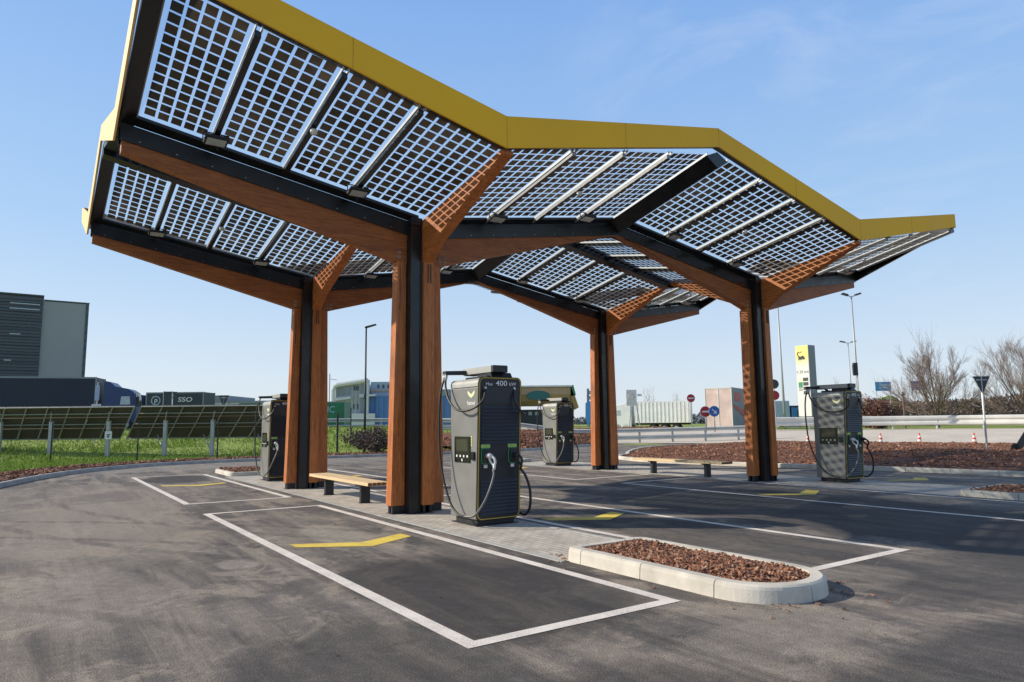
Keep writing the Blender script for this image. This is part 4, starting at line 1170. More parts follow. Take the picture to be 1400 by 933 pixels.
def tri_back(w, h):
    def f(root, top):
        mb = MB(); mb.prism([(-w/2,-.0,top),(w/2,0,top),(.02,0,top-h),(-.02,0,top-h)], (0,.012,0)); p = mb.build('plate', M['sign_back'], root, bevel=.003)
        mb = MB(); mb.box(-w*.30,w*.30,-.02,-.001,top-h*.25,top-h*.18); mb.build('clamp', M['galv'], p)
    return f
post_sign('yield_sign', 306, 48, .8, 3.72, 'dark back of a triangular give way sign left of the left charger', 'road sign', tri_back(.72,.80), .035)
post_sign('yield_sign', 1341, 25.4, .2, 3.13, 'dark back of a triangular give way sign on white pole in right bark bed', 'road sign', tri_back(.62,.62), .035, pole_mat='white')
fb = bge('industrial_hall', 270, 120, 0, 'low pale industrial hall on the horizon behind the dark trailer', 'building')
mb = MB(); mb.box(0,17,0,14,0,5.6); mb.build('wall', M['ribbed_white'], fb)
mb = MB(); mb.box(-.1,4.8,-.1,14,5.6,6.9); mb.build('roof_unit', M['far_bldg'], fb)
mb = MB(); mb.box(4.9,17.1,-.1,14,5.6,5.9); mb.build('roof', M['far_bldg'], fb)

# ---- centre left: modern building, green trailer, lamp
hb = bge('office_building', 452, 105, 0, 'white framed two storey office building with blue wing, seen behind the lamp post', 'building')
def gx(u): return (u-452)/944.5*105
def gz(v, u=490): return 1.6 + (581.0-v)*105/944.5
mb = MB(); mb.box(gx(456),gx(499),1,12,0,gz(525)); wl = mb.build('wall', M['house_grey'], hb)
# white frame band: rounded left end
fp = [(gx(453.5),gz(565)),(gx(453.5),gz(534)),(gx(455.5),gz(528.5)),(gx(459),gz(526.5)),(gx(500),gz(520.5)),(gx(502),gz(523))]
mb = MB(); mb.tube([(x,.5,z) for x, z in fp], .36, 8); mb.build('frame', M['white'], hb)
mb = MB(); mb.prism([(gx(455),.4,gz(545)),(gx(478),.4,gz(542.5)),(gx(478),.4,gz(545.5)),(gx(455),.4,gz(548.5))], (0,.9,0))
mb.prism([(gx(490),.4,gz(541)),(gx(512),.4,gz(539.5)),(gx(512),.4,gz(542)),(gx(490),.4,gz(543.5))], (0,.9,0)); mb.box(gx(500),gx(502.5),.4,1.4,0,gz(521)); mb.box(gx(470),gx(512),.1,1.2,0,gz(566)); mb.build('frame', M['white'], hb)
for (u0,u1,v0,v1) in ((458,461.5,530,542),(463.5,467.5,530,541),(469,477,529,540),(481,482.6,528,534),(483.8,485.4,528,534),(486.4,488,528,534),(481,482.4,552.5,559.5),(486,487.6,552.5,559.5),(490.5,498,524,540),(491,498,545,564)):
    mb = MB(); mb.box(gx(u0),gx(u1),.88,.98,gz(v1),gz(v0)); mb.build('window', M['far_bldg'] if u0 > 489 or u0 < 480 else M['glass_dark'], wl)
mb = MB(); mb.box(gx(502.5),gx(545),2,14,0,gz(522)); w2 = mb.build('wall', M['lorry_light'], hb)
mb = MB(); mb.box(gx(513),gx(545),.8,1.9,0,gz(542)); mb.box(gx(503),gx(512.5),1.3,1.95,0,gz(543.5)); mb.build('blue_cladding', M['house_blue'], hb)
for u0 in (512,519,526,533):
    mb = MB(); mb.box(gx(u0),gx(u0+2.8),1.88,1.98,gz(531),gz(526)); mb.build('window', M['glass_dark'], w2)
mb = MB(); mb.box(gx(503),gx(545),1.5,1.6,gz(535.5),gz(533.5)); mb.build('railing', M['tan'], hb)
bw = bge('blue_hall', 597, 85, 0, 'plain blue walled hall glimpsed between the nearest column and its charger', 'building')
mb = MB(); mb.box(-2.6,4.2,0,9,0,5.0); mb.build('wall', M['house_blue'], bw)
mb = MB(); mb.box(-2.7,4.3,-.1,9.1,5.0,5.8); mb.build('roof_band', M['far_bldg'], bw)
gt = lorry('lorry', 472, 78, .2, 'green curtain sided trailer beside the office building', M['lorry_green'], M['lorry_green'], 12, 4.0, 1, False)
tr = [c for c in gt.children if c.name.startswith('trailer')][0]
text('lettering', 'NORBIC', 1.05, M['lorry_light'], tr, face_mtx((-2.9,-.03,3.1), (1,0,0), (0,0,1)), .004, .9)
def lamp_single(u, D, z0, top, label):
    o = bge('street_lamp', u, D, z0, label, 'street lamp')
    mb = MB(); mb.tube([(0,0,0),(0,0,top*.35),(0,0,top)], [.075,.06,.045], 10); mb.build('pole', M['black_metal'], o, smooth=True)
    mb = MB(); mb.hexa([(-.05,-.16,top-.02),(.55,-.16,top+.16),(.55,.16,top+.16),(-.05,.16,top-.02),(-.05,-.16,top+.06),(.55,-.13,top+.22),(.55,.13,top+.22),(-.05,.16,top+.06)]); mb.build('lamp_head', M['black_metal'], o, bevel=.01)
    mb = MB(); mb.box(-.30,-.06,-.08,.08,top-5.9+4.0-2.0,top-5.9+4.18-2.0); mb.tube([(-.3,0,top-3.85),(0,0,top-3.8)], .03, 6); mb.build('camera', M['white'], o)
    return o
lamp_single(499, 38.5, .05, 6.95, 'slim black lamp post with flat angled head in the grass behind the left bench')
# far thin mast on the left of the building
o = bge('flag_mast', 450, 130, 0, 'thin pale mast with a short side arm left of the office building', 'mast')
mb = MB(); mb.tube([(0,0,0),(0,0,11.2)], .09, 6); mb.build('pole', M['galv'], o)
mb = MB(); mb.tube([(0,0,10.2),(1.4,0,10.0)], .05, 5); mb.build('arm', M['galv'], o)

# ---- crash barriers
def barrier(pts, label, double=True, h=.78, mat='galv', step=None, face=.31, block=True, post_mat='galv'):
    P = [Vector(p) for p in pts]; c = sum(P, Vector())/len(P); c.z = 0
    root = empty('crash_barrier', c, 0, label, 'crash barrier')
    Q = [p-c for p in P]
    def wprof(z0, fh):
        return [(0,z0),(-.08,z0+fh*.12),(-.08,z0+fh*.30),(0,z0+fh*.45),(0,z0+fh*.55),(-.08,z0+fh*.70),(-.08,z0+fh*.88),(0,z0+fh),(.02,z0+fh),(.02,z0)]
    Qr = resample(Q, 2.)
    for z0 in ((h-face, h-face*2-.22) if double else (h-face,)):
        mb = MB(); strip(mb, [(o_*1.5, z) for o_, z in wprof(z0, face)], Qr); mb.build('rail', M[mat], root, smooth=False)
    for p in resample(Q, step or 4.):
        mb = MB(); mb.box(p.x-.06,p.x+.06,p.y-.05,p.y+.05,p.z-.4,p.z+h-.05); mb.build('post', M[post_mat], root)
    return root
def bpts(us, D, dz=0.):
    out = []
    for i, u in enumerate(us):
        d = D if not isinstance(D, (list, tuple)) else D[i]
        p = bgp(u, d); out.append((p.x, p.y, terrain(p.x, p.y)+dz))
    return out
barrier(bpts([340,400,442,490,540,590,640], [58,58,58,58,57.5,57,56.5], -.1), 'grey double rail crash barrier along the top of the grass bank behind the left columns')
barrier(bpts([560,620,680,720,780,845,880,920,960,1000,1050], [51.5]*11, .12), 'pale double rail crash barrier on posts behind the mound, left of the front right column', True, .95, 'barrier', 2.35, .30)
mb = barrier(bpts([1052,1100,1150,1200,1250,1300,1350,1400,1460,1560], [60,60,59,58.5,57.5,56.5,55,53.5,52,49], .18), 'wide pale crash barrier running across the right side behind the service road', False, .92, 'barrier', 3.4, .78)

# ---- petrol station canopy
gs = bge('petrol_station', 715, 92, 0, 'petrol station canopy with tan curved fascia and dark green oval behind the middle charger', 'petrol station')
def hx(u): return (u-715)/944.5*92
def hzz(v): return 1.6+(578.5-v)*92/944.5
# curved face: profile leaning out to the top
prof = [(0,hzz(529.5)),(-.15,hzz(532)),(-.1,hzz(540)),(.5,hzz(549)),(1.4,hzz(556))]
mb = MB(); vs = []
for x, sh in ((hx(640),0),(hx(779),0)):
    for (d, z) in prof: vs.append((x, d, z))
    vs.append((x, 9, hzz(554))); vs.append((x, 9, hzz(529.5)))
n = 7; mb.add(vs, [tuple(range(n)), tuple(range(2*n-1, n-1, -1))]+[(i,(i+1)%n,n+(i+1)%n,n+i) for i in range(n)]); fc = mb.build('fascia', M['tan'], gs)
mb = MB(); mb.prism([(hx(779.5),-.2,hzz(529)),(hx(783),-.2,hzz(527.5)),(hx(786.5),.1,hzz(541)),(hx(785),.1,hzz(543))], (0,9,0)); mb.build('corner_trim', M['green_trim'], gs)
mb = MB(); mb.prism([(hx(779.6),0,hzz(543)),(hx(785),0,hzz(542)),(hx(791),1.,hzz(558)),(hx(786),1.2,hzz(561)),(hx(779.6),1.3,hzz(556))], (0,8,0)); mb.build('soffit', M['tan'], gs)
mb = MB(); o = [(hx(735)+1.55*math.cos(2*math.pi*k/28), -.22, hzz(541.5)+.62*math.sin(2*math.pi*k/28)) for k in range(28)]; mb.prism(o, (0,.1,0)); mb.build('oval_emblem', M['teal'], gs)
mb = MB(); mb.box(hx(640),hx(781),-.3,.1,hzz(530),hzz(528)); mb.build('top_edge', M['white'], gs)
mb = MB(); mb.box(hx(640),hx(776),3,8.5,0,hzz(560)); mb.build('kiosk', M['sign_back'], gs)
mb = MB()
for u in (722,731,752,764): mb.box(hx(u),hx(u+5),2.9,3.0,hzz(568),hzz(563))
mb.build('window', M['glass_light'], gs)
for u in (704,745,774):
    mb = MB(); mb.box(hx(u)-.25,hx(u)+.25,4,4.5,0,hzz(554)); mb.build('pillar', M['green_trim'], gs)
for u in (726,759):
    mb = MB(); mb.tube([(hx(u),1,hzz(529)),(hx(u),1,hzz(527))], .12, 8); mb.build('roof_vent', M['far_bldg'], gs)
o = bge('petrol_pylon', 806, 95, 0, 'grey lattice price pylon partly hidden behind the right rear column', 'sign')
mb = MB(); mb.box(-.45,-.15,0,.3,0,6.2); mb.box(1.0,1.3,0,.3,0,6.2); mb.build('pylon_leg', M['far_bldg'], o)
for k in range(6):
    mb = MB(); mb.box(-.15,1.0,.05,.25,1.8+.72*k,2.3+.72*k); mb.build('price_panel', M['lorry_light'], o)
o = bge('feather_banner', 802.5, 70, tz(802,70)-.2, 'pale blue feather banner left of the right rear column', 'banner')
mb = MB(); mb.prism([(0,0,.35),(.42,0,1.3),(.50,0,2.6),(.1,0,3.0),(-.25,0,2.7),(-.28,0,1.2)], (0,.02,0)); mb.build('cloth', M['blue_light'], o)
mb = MB(); mb.tube([(0,.03,0),(0,.03,2.9)], .02, 6); mb.build('pole', M['galv'], o)

# ---- white lorry and signs behind the barrier
lorry('lorry', 866, 80, .33, 'white ribbed lorry facing left behind the crash barrier', M['lorry_white'], M['lorry_white'], 6.2, 3.55, -1, True, R(-20), ribs=14)
for u, lab in ((1007, 'rear of a pale pink box lorry with reflectors, left of the front right column'),):
    D = 66; root = bge('box_lorry', u, D, tz(u, D)-.95, lab, 'lorry', 'lorries parked or passing on the service road', R(-32))
    w = 2.5
    mb = MB(); mb.box(-3.15,-.55,0,9,1.05,4.95); bx_ = mb.build('body', [M['lorry_pink']], root, bevel=.03)
    mb = MB(); mb.box(-.548,-.535,.05,8.95,1.1,4.9); mb.build('side_curtain', M['lorry_grey'], bx_)
    mb = MB(); mb.box(-.530,-.52,.8,3.2,3.6,4.5); mb.prism([(-.52,.4,3.0),(-.52,6.5,1.6),(-.52,6.5,2.6),(-.52,.4,3.3)], (.012,0,0)); mb.build('lettering_band', M['red'], bx_)
    mb = MB()
    for x in (-3.15,-1.88,-.62): mb.box(x-.02,x+.05,-.03,-.0,1.1,4.9)
    mb.box(-3.15,-.55,-.03,0,4.82,4.95); mb.build('door_frame', M['white'], bx_)
    mb = MB(); mb.box(-3.1,-.6,-.1,.0,.65,.95); mb.build('rear_bumper', M['lorry_white'], root)
    for x in (-3.0,-.95):
        mb = MB(); mb.box(x,x+.3,-.12,-.1,.72,.86); mb.build('tail_light', M['red'], root)
        for y in (1.0,2.3): 
            mb = MB(); mb.tube([(x,y,.45),(x+.35,y,.45)], .45, 14); mb.build('wheel', M['tyre'], root)
def noentry(rad):
    def f(root, top):
        d = disc(root, 'plate', top-rad, rad, M['red'], -.01); disc(root, 'rim', top-rad, rad*1.07, M['white'], .004)
        mb = MB(); mb.box(-rad*.68,rad*.68,-.016,-.011,top-rad*1.17,top-rad*.83); mb.build('bar', M['white'], d)
    return f
post_sign('no_entry_sign', 943, 52, .95, 3.60, 'small round no entry sign on a tall pole right of the white lorry', 'road sign', noentry(.29), .03)
post_sign('no_entry_sign', 962, 49, .85, 2.62, 'larger round no entry sign directly left of the blue arrow sign', 'road sign', noentry(.36), .04)
def bluearrow(rad):
    def f(root, top):
        d = disc(root, 'plate', top-rad, rad, M['blue'], -.01); disc(root, 'rim', top-rad, rad*1.06, M['white'], .004)
        mb = MB(); y = -.015; c = top-rad; a = rad
        mb.prism([(-.5*a,y,c+.36*a),(-.36*a,y,c+.5*a),(.18*a,y,c-.04*a),(.40*a,y,c+.18*a),(.5*a,y,c-.5*a),(-.18*a,y,c-.40*a),(.04*a,y,c-.18*a)], (0,.004,0)); mb.build('arrow', M['white'], d)
    return f
post_sign('direction_sign', 974, 48.5, .85, 2.63, 'round blue keep right arrow sign between the no entry sign and the pale lorry', 'road sign', bluearrow(.36), .04)
o = bge('speed_sign', 862, 74, tz(862,74)-.2, 'square white sign with a ring symbol on a lattice post above the white lorry', 'road sign')
mb = MB(); mb.box(-.55,.55,-.02,.02,2.5,4.2); pl = mb.build('plate', M['white'], o, bevel=.01)
mb = MB(); oo = [(.33*math.cos(2*math.pi*k/20), -.03, 3.45+.33*math.sin(2*math.pi*k/20)) for k in range(20)]; mb.tube(oo+[oo[0],oo[1]], .04, 5, caps=False); mb.build('ring_symbol', M['lorry_pink'], pl)
mb = MB(); mb.tube([(-.3,.1,0),(-.1,.1,2.6)], .05, 6); mb.tube([(.9,.1,0),(.3,.1,4.0)], .05, 6); mb.build('post', M['galv'], o)
mb = MB(); mb.box(.62,1.1,-.02,.02,3.5,3.75); mb.build('arrow_plate', M['white'], o)

# ---- right: totem, lamps, cars, signs
tt = bge('price_totem', 1097.5, 78, .9, 'tall white and yellow price totem with black beast emblem, left of the right charger', 'sign', None, R(-56))
mb = MB(); mb.box(-.80,.80,0,1.3,1.1,9.1); bd = mb.build('cabinet', [M['totem']], tt, bevel=.02)
mb = MB(); mb.box(.803,.83,.02,1.3,1.1,9.1); mb.build('side_panel', M['lorry_grey'], bd)
mb = MB(); mb.box(-.62,-.05,.1,1.2,0,1.1); mb.build('leg', M['white'], tt)
mb = MB(); mb.box(.0,.78,.2,1.2,0,1.1); mb.build('leg', M['sign_back'], tt)
mb = MB(); y = -.012
mb.prism([(-.45,y,7.55),(-.42,y,7.9),(-.1,y,7.85),(.15,y,7.95),(.35,y,7.72),(.42,y,7.45),(.30,y,7.6),(.22,y,7.42),(.10,y,7.6),(-.02,y,7.42),(-.12,y,7.58),(-.24,y,7.40),(-.32,y,7.58),(-.40,y,7.38)], (0,.008,0))
mb.prism([(-.45,y,7.8),(-.58,y,8.05),(-.56,y,8.3),(-.42,y,8.42),(-.30,y,8.35),(-.44,y,8.27),(-.46,y,8.05),(-.36,y,7.86)], (0,.008,0)); mb.build('beast_emblem', M['black_metal'], bd)
mb = MB(); mb.prism([(-.32,y,8.30),(-.1,y,8.42),(.12,y,8.34),(-.08,y,8.33),(-.28,y,8.22)], (0,.008,0)); mb.build('flame_emblem', M['red'], bd)
text('hours_lettering', 'h 24 ore', .50, M['sign_back'], bd, face_mtx((0,-.008,6.1), (1,0,0), (0,0,1)), .002, .85)
mb = MB(); mb.box(-.60,-.10,-.012,0,4.4,4.95); mb.build('green_tile', M['green'], bd)
mb = MB(); mb.box(-.60,-.10,-.012,0,4.97,5.35); mb.build('lime_tile', M['logo'], bd)
for k in range(4):
    mb = MB(); mb.box(-.02,.62,-.012,0,3.55+.50*k,3.93+.50*k); mb.build('price_display', M['sign_back'], bd)
for z in (4.02,4.25):
    mb = MB(); mb.box(-.58,-.12,-.012,0,z,z+.1); mb.build('price_display', M['sign_back'], bd)
o = bge('small_board', 1119, 80, tz(1119,80)-.4, 'small pale notice board at the foot of the price totem', 'sign')
mb = MB(); mb.box(-.7,.7,0,.05,.3,1.7); pl = mb.build('plate', M['white'], o)
mb = MB(); mb.box(-.7,.7,-.01,0,1.4,1.7); mb.box(-.3,.3,-.01,0,.8,.95); mb.build('print', M['yellow_trim'], pl)
mb = MB(); mb.box(-.6,-.55,.05,.1,0,1.7); mb.box(.55,.6,.05,.1,0,1.7); mb.build('leg', M['galv'], o)

o = bge('small_lorry', 1076, 84, tz(1076,84)-.7, 'white tanker lorry with bright blue cab between the column and the totem', 'lorry', 'lorries parked or passing on the service road')
mb = MB(); mb.box(-2.9,.1,0,2.4,1.0,3.9); mb.build('body', M['lorry_light'], o, bevel=.1)
mb = MB(); mb.prism([(.3,.05,.6),(2.2,.05,.6),(2.2,.05,2.0),(2.0,.05,3.0),(.3,.05,3.1)], (0,2.3,0)); cb = mb.build('cab', M['cab_blue'], o, bevel=.06)
mb = MB(); mb.box(1.0,1.9,.0,.04,1.9,2.7); mb.build('side_window', M['glass_dark'], cb)
mb = MB(); mb.box(.2,2.0,.1,2.3,3.1,3.3); mb.build('roof_box', M['sign_back'], cb)
for x in (-2.0,-.8,1.5):
    mb = MB(); wheel(mb, x, .02, .48, .48, .3); mb.build('wheel', M['tyre'], o)

def double_lamp(u, D, z0, top, aw, label):
    o = bge('street_lamp', u, D, z0, label, 'street lamp', 'double armed street lamps on the right')
    mb = MB(); mb.tube([(0,0,0),(0,0,top*.5),(0,0,top)], [.13,.10,.06], 8); mb.build('pole', M['galv'], o, smooth=True)
    for s_ in (-1, 1):
        mb = MB(); mb.tube([(0,0,top-.02),(s_*aw*.55,0,top+.12),(s_*aw,0,top+.18)], [.05,.05,.05], 6); a = mb.build('arm', M['galv'], o)
        mb = MB(); mb.prism([(s_*aw*.45,-.16,top+.05),(s_*aw*1.35,-.16,top+.22),(s_*aw*1.25,-.16,top+.36),(s_*aw*.5,-.16,top+.22)], (0,.32,0)); mb.build('lamp_head', M['sign_back'], a)
double_lamp(1171, 62, .6, 12.1, .65, 'tallest double armed street lamp behind the right charger')
double_lamp(1162, 105, .6, 12.6, .95, 'farther and lower looking double armed street lamp just left of the tallest one')
o = bge('lamp_mast', 1069.5, 66, .6, 'tall slim pole rising beside the front right column into the roof edge', 'mast')
mb = MB(); mb.tube([(0,0,0),(-.05,0,6),(-.12,0,14.5)], [.13,.10,.06], 8); mb.build('pole', M['galv'], o, smooth=True)
mb = MB(); mb.tube([(-.12,0,14.5),(.8,0,14.7)], .05, 6); mb.build('arm', M['galv'], o)
o = bge('traffic_signal', 1170.5, 57, .7, 'black signal head on a slender pole in front of the tallest street lamp', 'traffic signal')
mb = MB(); mb.tube([(.1,0,0),(.08,0,4.5)], .05, 6); mb.build('pole', M['galv'], o)
mb = MB(); mb.box(-.22,.12,-.12,.12,4.5,5.55); mb.box(-.25,-.12,-.12,.12,4.6,5.4); mb.build('signal_head', M['black_metal'], o, bevel=.02)
for u, D, zc, w, h, lab in ((1206,84,5.55,1.9,1.1,'pale blue motorway direction sign between the charger and the bare tree'),(1254,94,6.1,1.9,1.2,'blue motorway direction sign seen through the branches of the bare tree')):
    o = bge('motorway_sign', u, D, .6, lab, 'road sign', 'blue motorway signs')
    mb = MB(); mb.box(-w/2,w/2,0,.05,zc-h/2-.6,zc+h/2-.6); pl = mb.build('panel', M['blue_light'] if u < 1220 else M['blue'], o)
    mb = MB(); mb.box(-w/2+.45,w/2-.1,-.01,0,zc+.1-.6,zc+.22-.6); mb.box(-w/2+.45,w/2-.3,-.01,0,zc-.2-.6,zc-.08-.6); mb.build('lettering_lines', M['white'], pl)
    mb = MB(); mb.box(-w/2+.1,-w/2+.15,.05,.12,0,zc-.6); mb.box(w/2-.15,w/2-.1,.05,.12,0,zc-.6); mb.build('post', M['galv'], o)
# stop / no entry discs beside the front right column
o = bge('round_sign', 1057.5, 49, .9, 'pair of round signs, dark above red, half hidden by the front right column', 'road sign')
mb = MB(); mb.tube([(0,.03,0),(0,.03,3.6)], .03, 6); mb.build('pole', M['galv'], o)
disc(o, 'plate', 3.25, .33, M['sign_back']); disc(o, 'plate', 2.45, .33, M['red'])

# traffic cones
def make_cone():
    root = empty('traffic_cone', (0,0,0))
    mb = MB(); mb.box(-.19,.19,-.19,.19,0,.04); mb.build('base', M['sign_back'], root, bevel=.01)
    hs_ = [(.04,.15),(.70,.03)]
    mb = MB(); mb.tube([(0,0,.04),(0,0,.70)], [.145,.03], 16); c = mb.build('body', M['cone'], root, smooth=True)
    for a, b in ((.18,.30),(.42,.54)):
        rr_ = lambda z: .145-(z-.04)/.66*.115+.003
        mb = MB(); mb.tube([(0,0,a),(0,0,b)], [rr_(a), rr_(b)], 16, caps=False); mb.build('band', M['white'], c, smooth=True)
    return root
cn0 = make_cone()
for i, (u, D, lab) in enumerate(((1099,45,'striped traffic cone left of the right charger, below the totem'),(1197.5,43.5,'striped traffic cone directly behind the right charger handle'),
                                 (1250,43,'striped traffic cone below the bare tree, midway between the charger and the white pole'),(1324,41.8,'striped traffic cone just left of the white pole of the give way sign'))):
    o = cn0 if i == 0 else copy_tree(cn0)
    p = bgp(u, D); o.location = (p.x, p.y, terrain(p.x, p.y)+.04); tag(o, lab, 'traffic cone', 'striped cones along the service road')
# leaning sign near the right edge
o = bge('leaning_sign', 1389, 27, .33, 'dark triangular sign knocked over and leaning near the right edge of the photo', 'road sign')
mb = MB(); mb.prism([(-.42,0,.02),(.30,0,1.02),(.30,0,.45),(-.12,0,.02)], (0,.02,0)); pl = mb.build('plate', M['sign_back'], o, bevel=.004)
mb = MB(); mb.tube([(.32,.03,.45),(.55,.03,.05)], .025, 6); mb.build('pole', M['galv'], o)
mb = MB(); mb.tube([(-.30,-.0,.12),(-.30,.03,.12)], .17, 16); mb.build('base_disc', M['black_metal'], o)

# ---- trees
def bare_tree(u, D, z0, H, Wd, label, seed, rz=0, group='bare trees behind the crash barrier', name='bare_tree', stems=7, detail=1., trunk_h=.12, mat2='twig'):
    rnd = random.Random(seed); root = bge(name, u, D, z0, label, 'tree', group)
    tk = MB(); tw = MB()
    tk.tube([(0,0,-.3),(0,0,H*trunk_h*.5),(0,0,H*trunk_h)], [H*.030,H*.024,H*.022], 8)
    def grow(p, d, L, r, lev):
        n = 4 if lev < 2 else 3; pts = [p.copy()]; q = p.copy(); dd = d.copy()
        for i in range(n):
            dd = (dd + Vector((rnd.gauss(0,.09), rnd.gauss(0,.09), rnd.gauss(.055,.06)))).normalized(); q = q + dd*L/n; pts.append(q.copy())
        rs = [r*(1-.72*i/n) for i in range(n+1)]
        (tk if lev < 1 else tw).tube(pts, rs, 5 if lev < 1 else 3, caps=False)
        if lev >= 4: return
        if (p.x**2+p.y**2)/(Wd*.53)**2 + ((p.z-H*.52)/(H*.50))**2 > 1. and lev > 0: return
        k = int((7,7,5,4)[lev]*detail)
        for i in range(k):
            t = .22+.75*(i+rnd.random()*.7)/k; j = min(n-1, int(t*n)); b = pts[j].lerp(pts[j+1], t*n-j)
            a = rnd.uniform(0, 6.28); sp_ = rnd.uniform(.28,.62)
            s1 = dd.cross(Vector((0,0,1))); s1 = s1.normalized() if s1.length > .05 else Vector((1,0,0)); s2 = dd.cross(s1)
            nd = (dd + (s1*math.cos(a)+s2*math.sin(a))*sp_ + Vector((0,0,.06))).normalized()
            grow(b, nd, L*rnd.uniform(.36,.58), max(.0065, r*(1-.6*t)*.5), lev+1)
    for i in range(stems):
        a = 2*math.pi*i/stems+rnd.uniform(-.3,.3); tilt = rnd.uniform(.1,1.3) if i else .05
        d = Vector((math.cos(a)*math.sin(tilt)*Wd/H*1.25, math.sin(a)*math.sin(tilt)*Wd/H*1.25, math.cos(tilt))).normalized()
        grow(Vector((0,0,H*trunk_h*rnd.uniform(.5,1))), d, H*(.84 if tilt < .4 else .68)*rnd.uniform(.85,1.), H*.0105, 0)
    tk.build('trunk', M['bark_tree'], root); tw.build('crown', M[mat2], root)
    return root
bare_tree(1276, 68, .6, 8.1, 7.5, 'wide bare tree with upswept branches in the gap between charger and white pole', 21, stems=12, detail=1.2)
bare_tree(1400, 66, .6, 7.8, 8.0, 'bare tree with fanned branches cut by the right edge of the photo', 22, stems=12, detail=1.2)
bare_tree(1140, 120, .5, 7.5, 6.0, 'thin bare tree far behind the totem and the lamp pole', 23, stems=6, detail=.8)
bare_tree(890, 150, .5, 8.0, 8.0, 'faint bare tree on the horizon above the white lorry', 24, stems=5, detail=.7)
bare_tree(918, 160, .5, 7.0, 8.0, 'faint low bare tree on the horizon between white lorry and no entry sign', 25, stems=5, detail=.7)
def bush(u, D, z0, H, Wd, label, seed, mats, n=5200, group=None, name='shrub', leaf=.10):
    rnd = random.Random(seed); root = bge(name, u, D, z0, label, 'shrub', group); tk = MB(); lf = MB()
    tips = []
    for i in range(26):
        a = rnd.uniform(0,6.28); t = rnd.uniform(.0,.9); d = Vector((math.cos(a)*math.sin(t)*Wd/H, math.sin(a)*math.sin(t)*Wd/H, math.cos(t)))
        L = H*rnd.uniform(.55,1.0); q = Vector((rnd.uniform(-.2,.2),rnd.uniform(-.2,.2),0)); pts = [q]
        for k in range(4): q = q + (d+Vector((rnd.gauss(0,.15),rnd.gauss(0,.15),rnd.gauss(0,.1))))*L/4; pts.append(q); tips += [q]*(k+1)
        tk.tube(pts, [.04,.03,.022,.015,.008], 4, caps=False)
    for i in range(n):
        c = rnd.choice(tips); p = c + Vector((rnd.gauss(0,Wd*.09), rnd.gauss(0,Wd*.09), rnd.gauss(0,H*.08)))
        if p.z < .05: continue
        s_ = leaf*rnd.uniform(.5,1.4); a = Vector((rnd.gauss(0,1),rnd.gauss(0,1),rnd.gauss(0,1))).normalized(); b = a.orthogonal().normalized()
        lf.add([p-a*s_, p+b*s_*.5, p+a*s_, p-b*s_*.5], [(0,1,2,3)])
    tk.build('stem', M['bark_tree'], root); lf.build('foliage', mats, root); return root
bush(1198, 64, .6, 3.3, 3.0, 'reddish brown leafy shrub directly right of and behind the right charger', 31, M['bush_leaf'])
bush(1182, 70, .6, 2.8, 2.6, 'second reddish shrub mostly hidden behind the right charger', 34, M['bush_leaf'], 2500)
bush(512, 37, .1, 1.35, 3.0, 'heap of dry tangled brush on the grass right of the lamp post', 32, M['brush'], 2600, leaf=.07)
bush(496, 40, .2, 1.1, 2.4, 'low tangle of dry twigs on the grass at the foot of the lamp post', 33, M['brush'], 1500, leaf=.06)
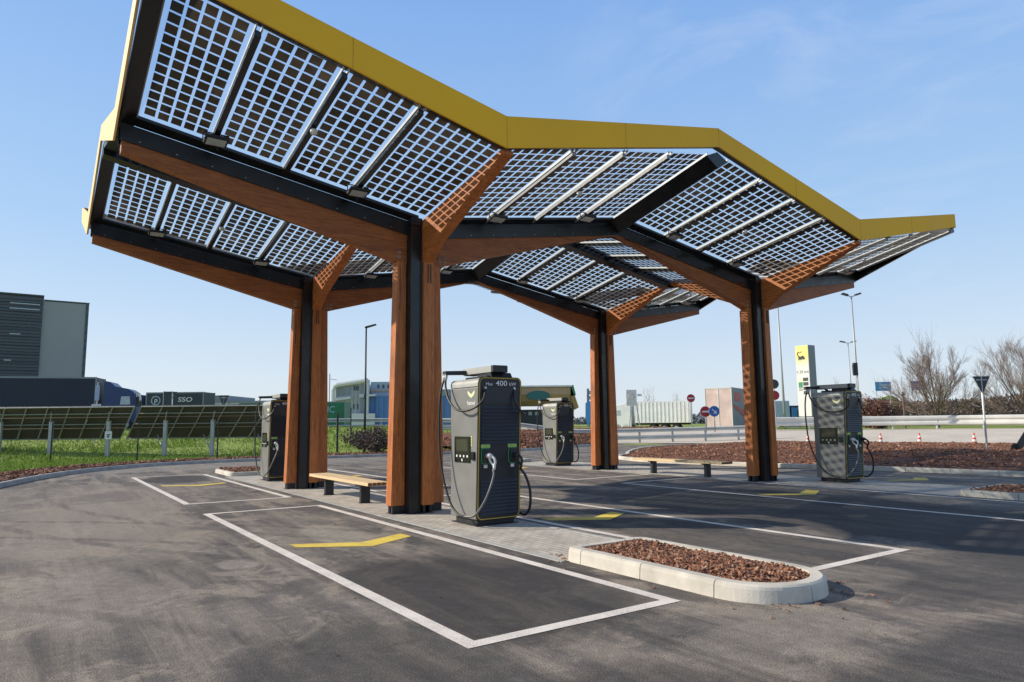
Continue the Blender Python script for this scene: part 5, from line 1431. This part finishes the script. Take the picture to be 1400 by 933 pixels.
# distant hedge and tree line, walls, hill
def far_mass(name, u0, u1, D, z0, h, mat, seed, step=.8, label=None):
    rnd = random.Random(seed); mb = MB(); a = bgp(u0, D); b = bgp(u1, D); L = (b-a).length; n = int(L/step)
    for i in range(n*70):
        p = a.lerp(b, rnd.random()); q = p + FW*rnd.uniform(0,6)
        env = .55+.45*noise.noise(Vector((p.x*.12,p.y*.12,seed)))
        z = z0 + rnd.random()*h*max(.2, env); s_ = rnd.uniform(.12,.42)*(1 if D < 100 else 2.2)
        v1 = Vector((rnd.gauss(0,1),rnd.gauss(0,1),rnd.gauss(0,1.6))).normalized(); v2 = v1.orthogonal().normalized(); c = Vector((q.x,q.y,z))
        mb.add([c-v1*s_, c+v2*s_*.35, c+v1*s_, c-v2*s_*.35], [(0,1,2,3)])
    o = mb.build(name, mat); return tag(o, label, 'vegetation', kind='stuff')
far_mass('distant_woodland', 1150, 1480, 86, .8, 5.6, M['far_tree'], 1, .35, 'brown leafless thicket behind the crash barrier at right')
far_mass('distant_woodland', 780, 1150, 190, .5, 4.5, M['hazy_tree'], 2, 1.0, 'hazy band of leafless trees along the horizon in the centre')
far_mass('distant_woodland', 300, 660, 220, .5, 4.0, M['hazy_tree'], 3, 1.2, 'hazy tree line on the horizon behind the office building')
mb = MB(); p0 = bgp(1208,100); p1 = bgp(1252,100)
vs = []
for i in range(9):
    p = p0.lerp(p1, i/8); h_ = 4.6*math.sin(math.pi*(i+.6)/9.2)**.5 if 0 < i < 8 else .4
    vs += [(p.x,p.y,0),(p.x+FW.x*3,p.y+FW.y*3,h_+.5),(p.x+FW.x*14,p.y+FW.y*14,h_*.8)]
mb.add(vs, [(i*3+k,(i+1)*3+k,(i+1)*3+k+1,i*3+k+1) for i in range(8) for k in range(2)]); struct('hill', mb, M['hill_green'], smooth=True)
o = bge('low_building', 1300, 96, .4, 'low brown walled building with pale roof line behind the bare trees', 'building')
mb = MB(); mb.box(-1,14,0,8,0,3.6); mb.build('wall', M['brown_wall'], o)
mb = MB(); mb.box(4,14.2,-.3,8.2,3.2,3.6); mb.build('roof_edge', M['kerb'], o)
mb = MB()
for k in range(3): mb.box(4.5+k*3,5.8+k*3,-.05,0,.9,2.2)
mb.build('window', M['glass_dark'], o)
o = bge('utility_pole', 1232, 62, .6, 'short wooden utility pole between the shrub and the bare tree', 'pole')
mb = MB(); mb.tube([(0,0,0),(0,0,3.4)], .09, 8); mb.build('shaft', M['bark_tree'], o)
mb = MB(); mb.box(-.16,.16,-.06,.06,3.1,3.22); mb.build('cross_piece', M['bark_tree'], o)
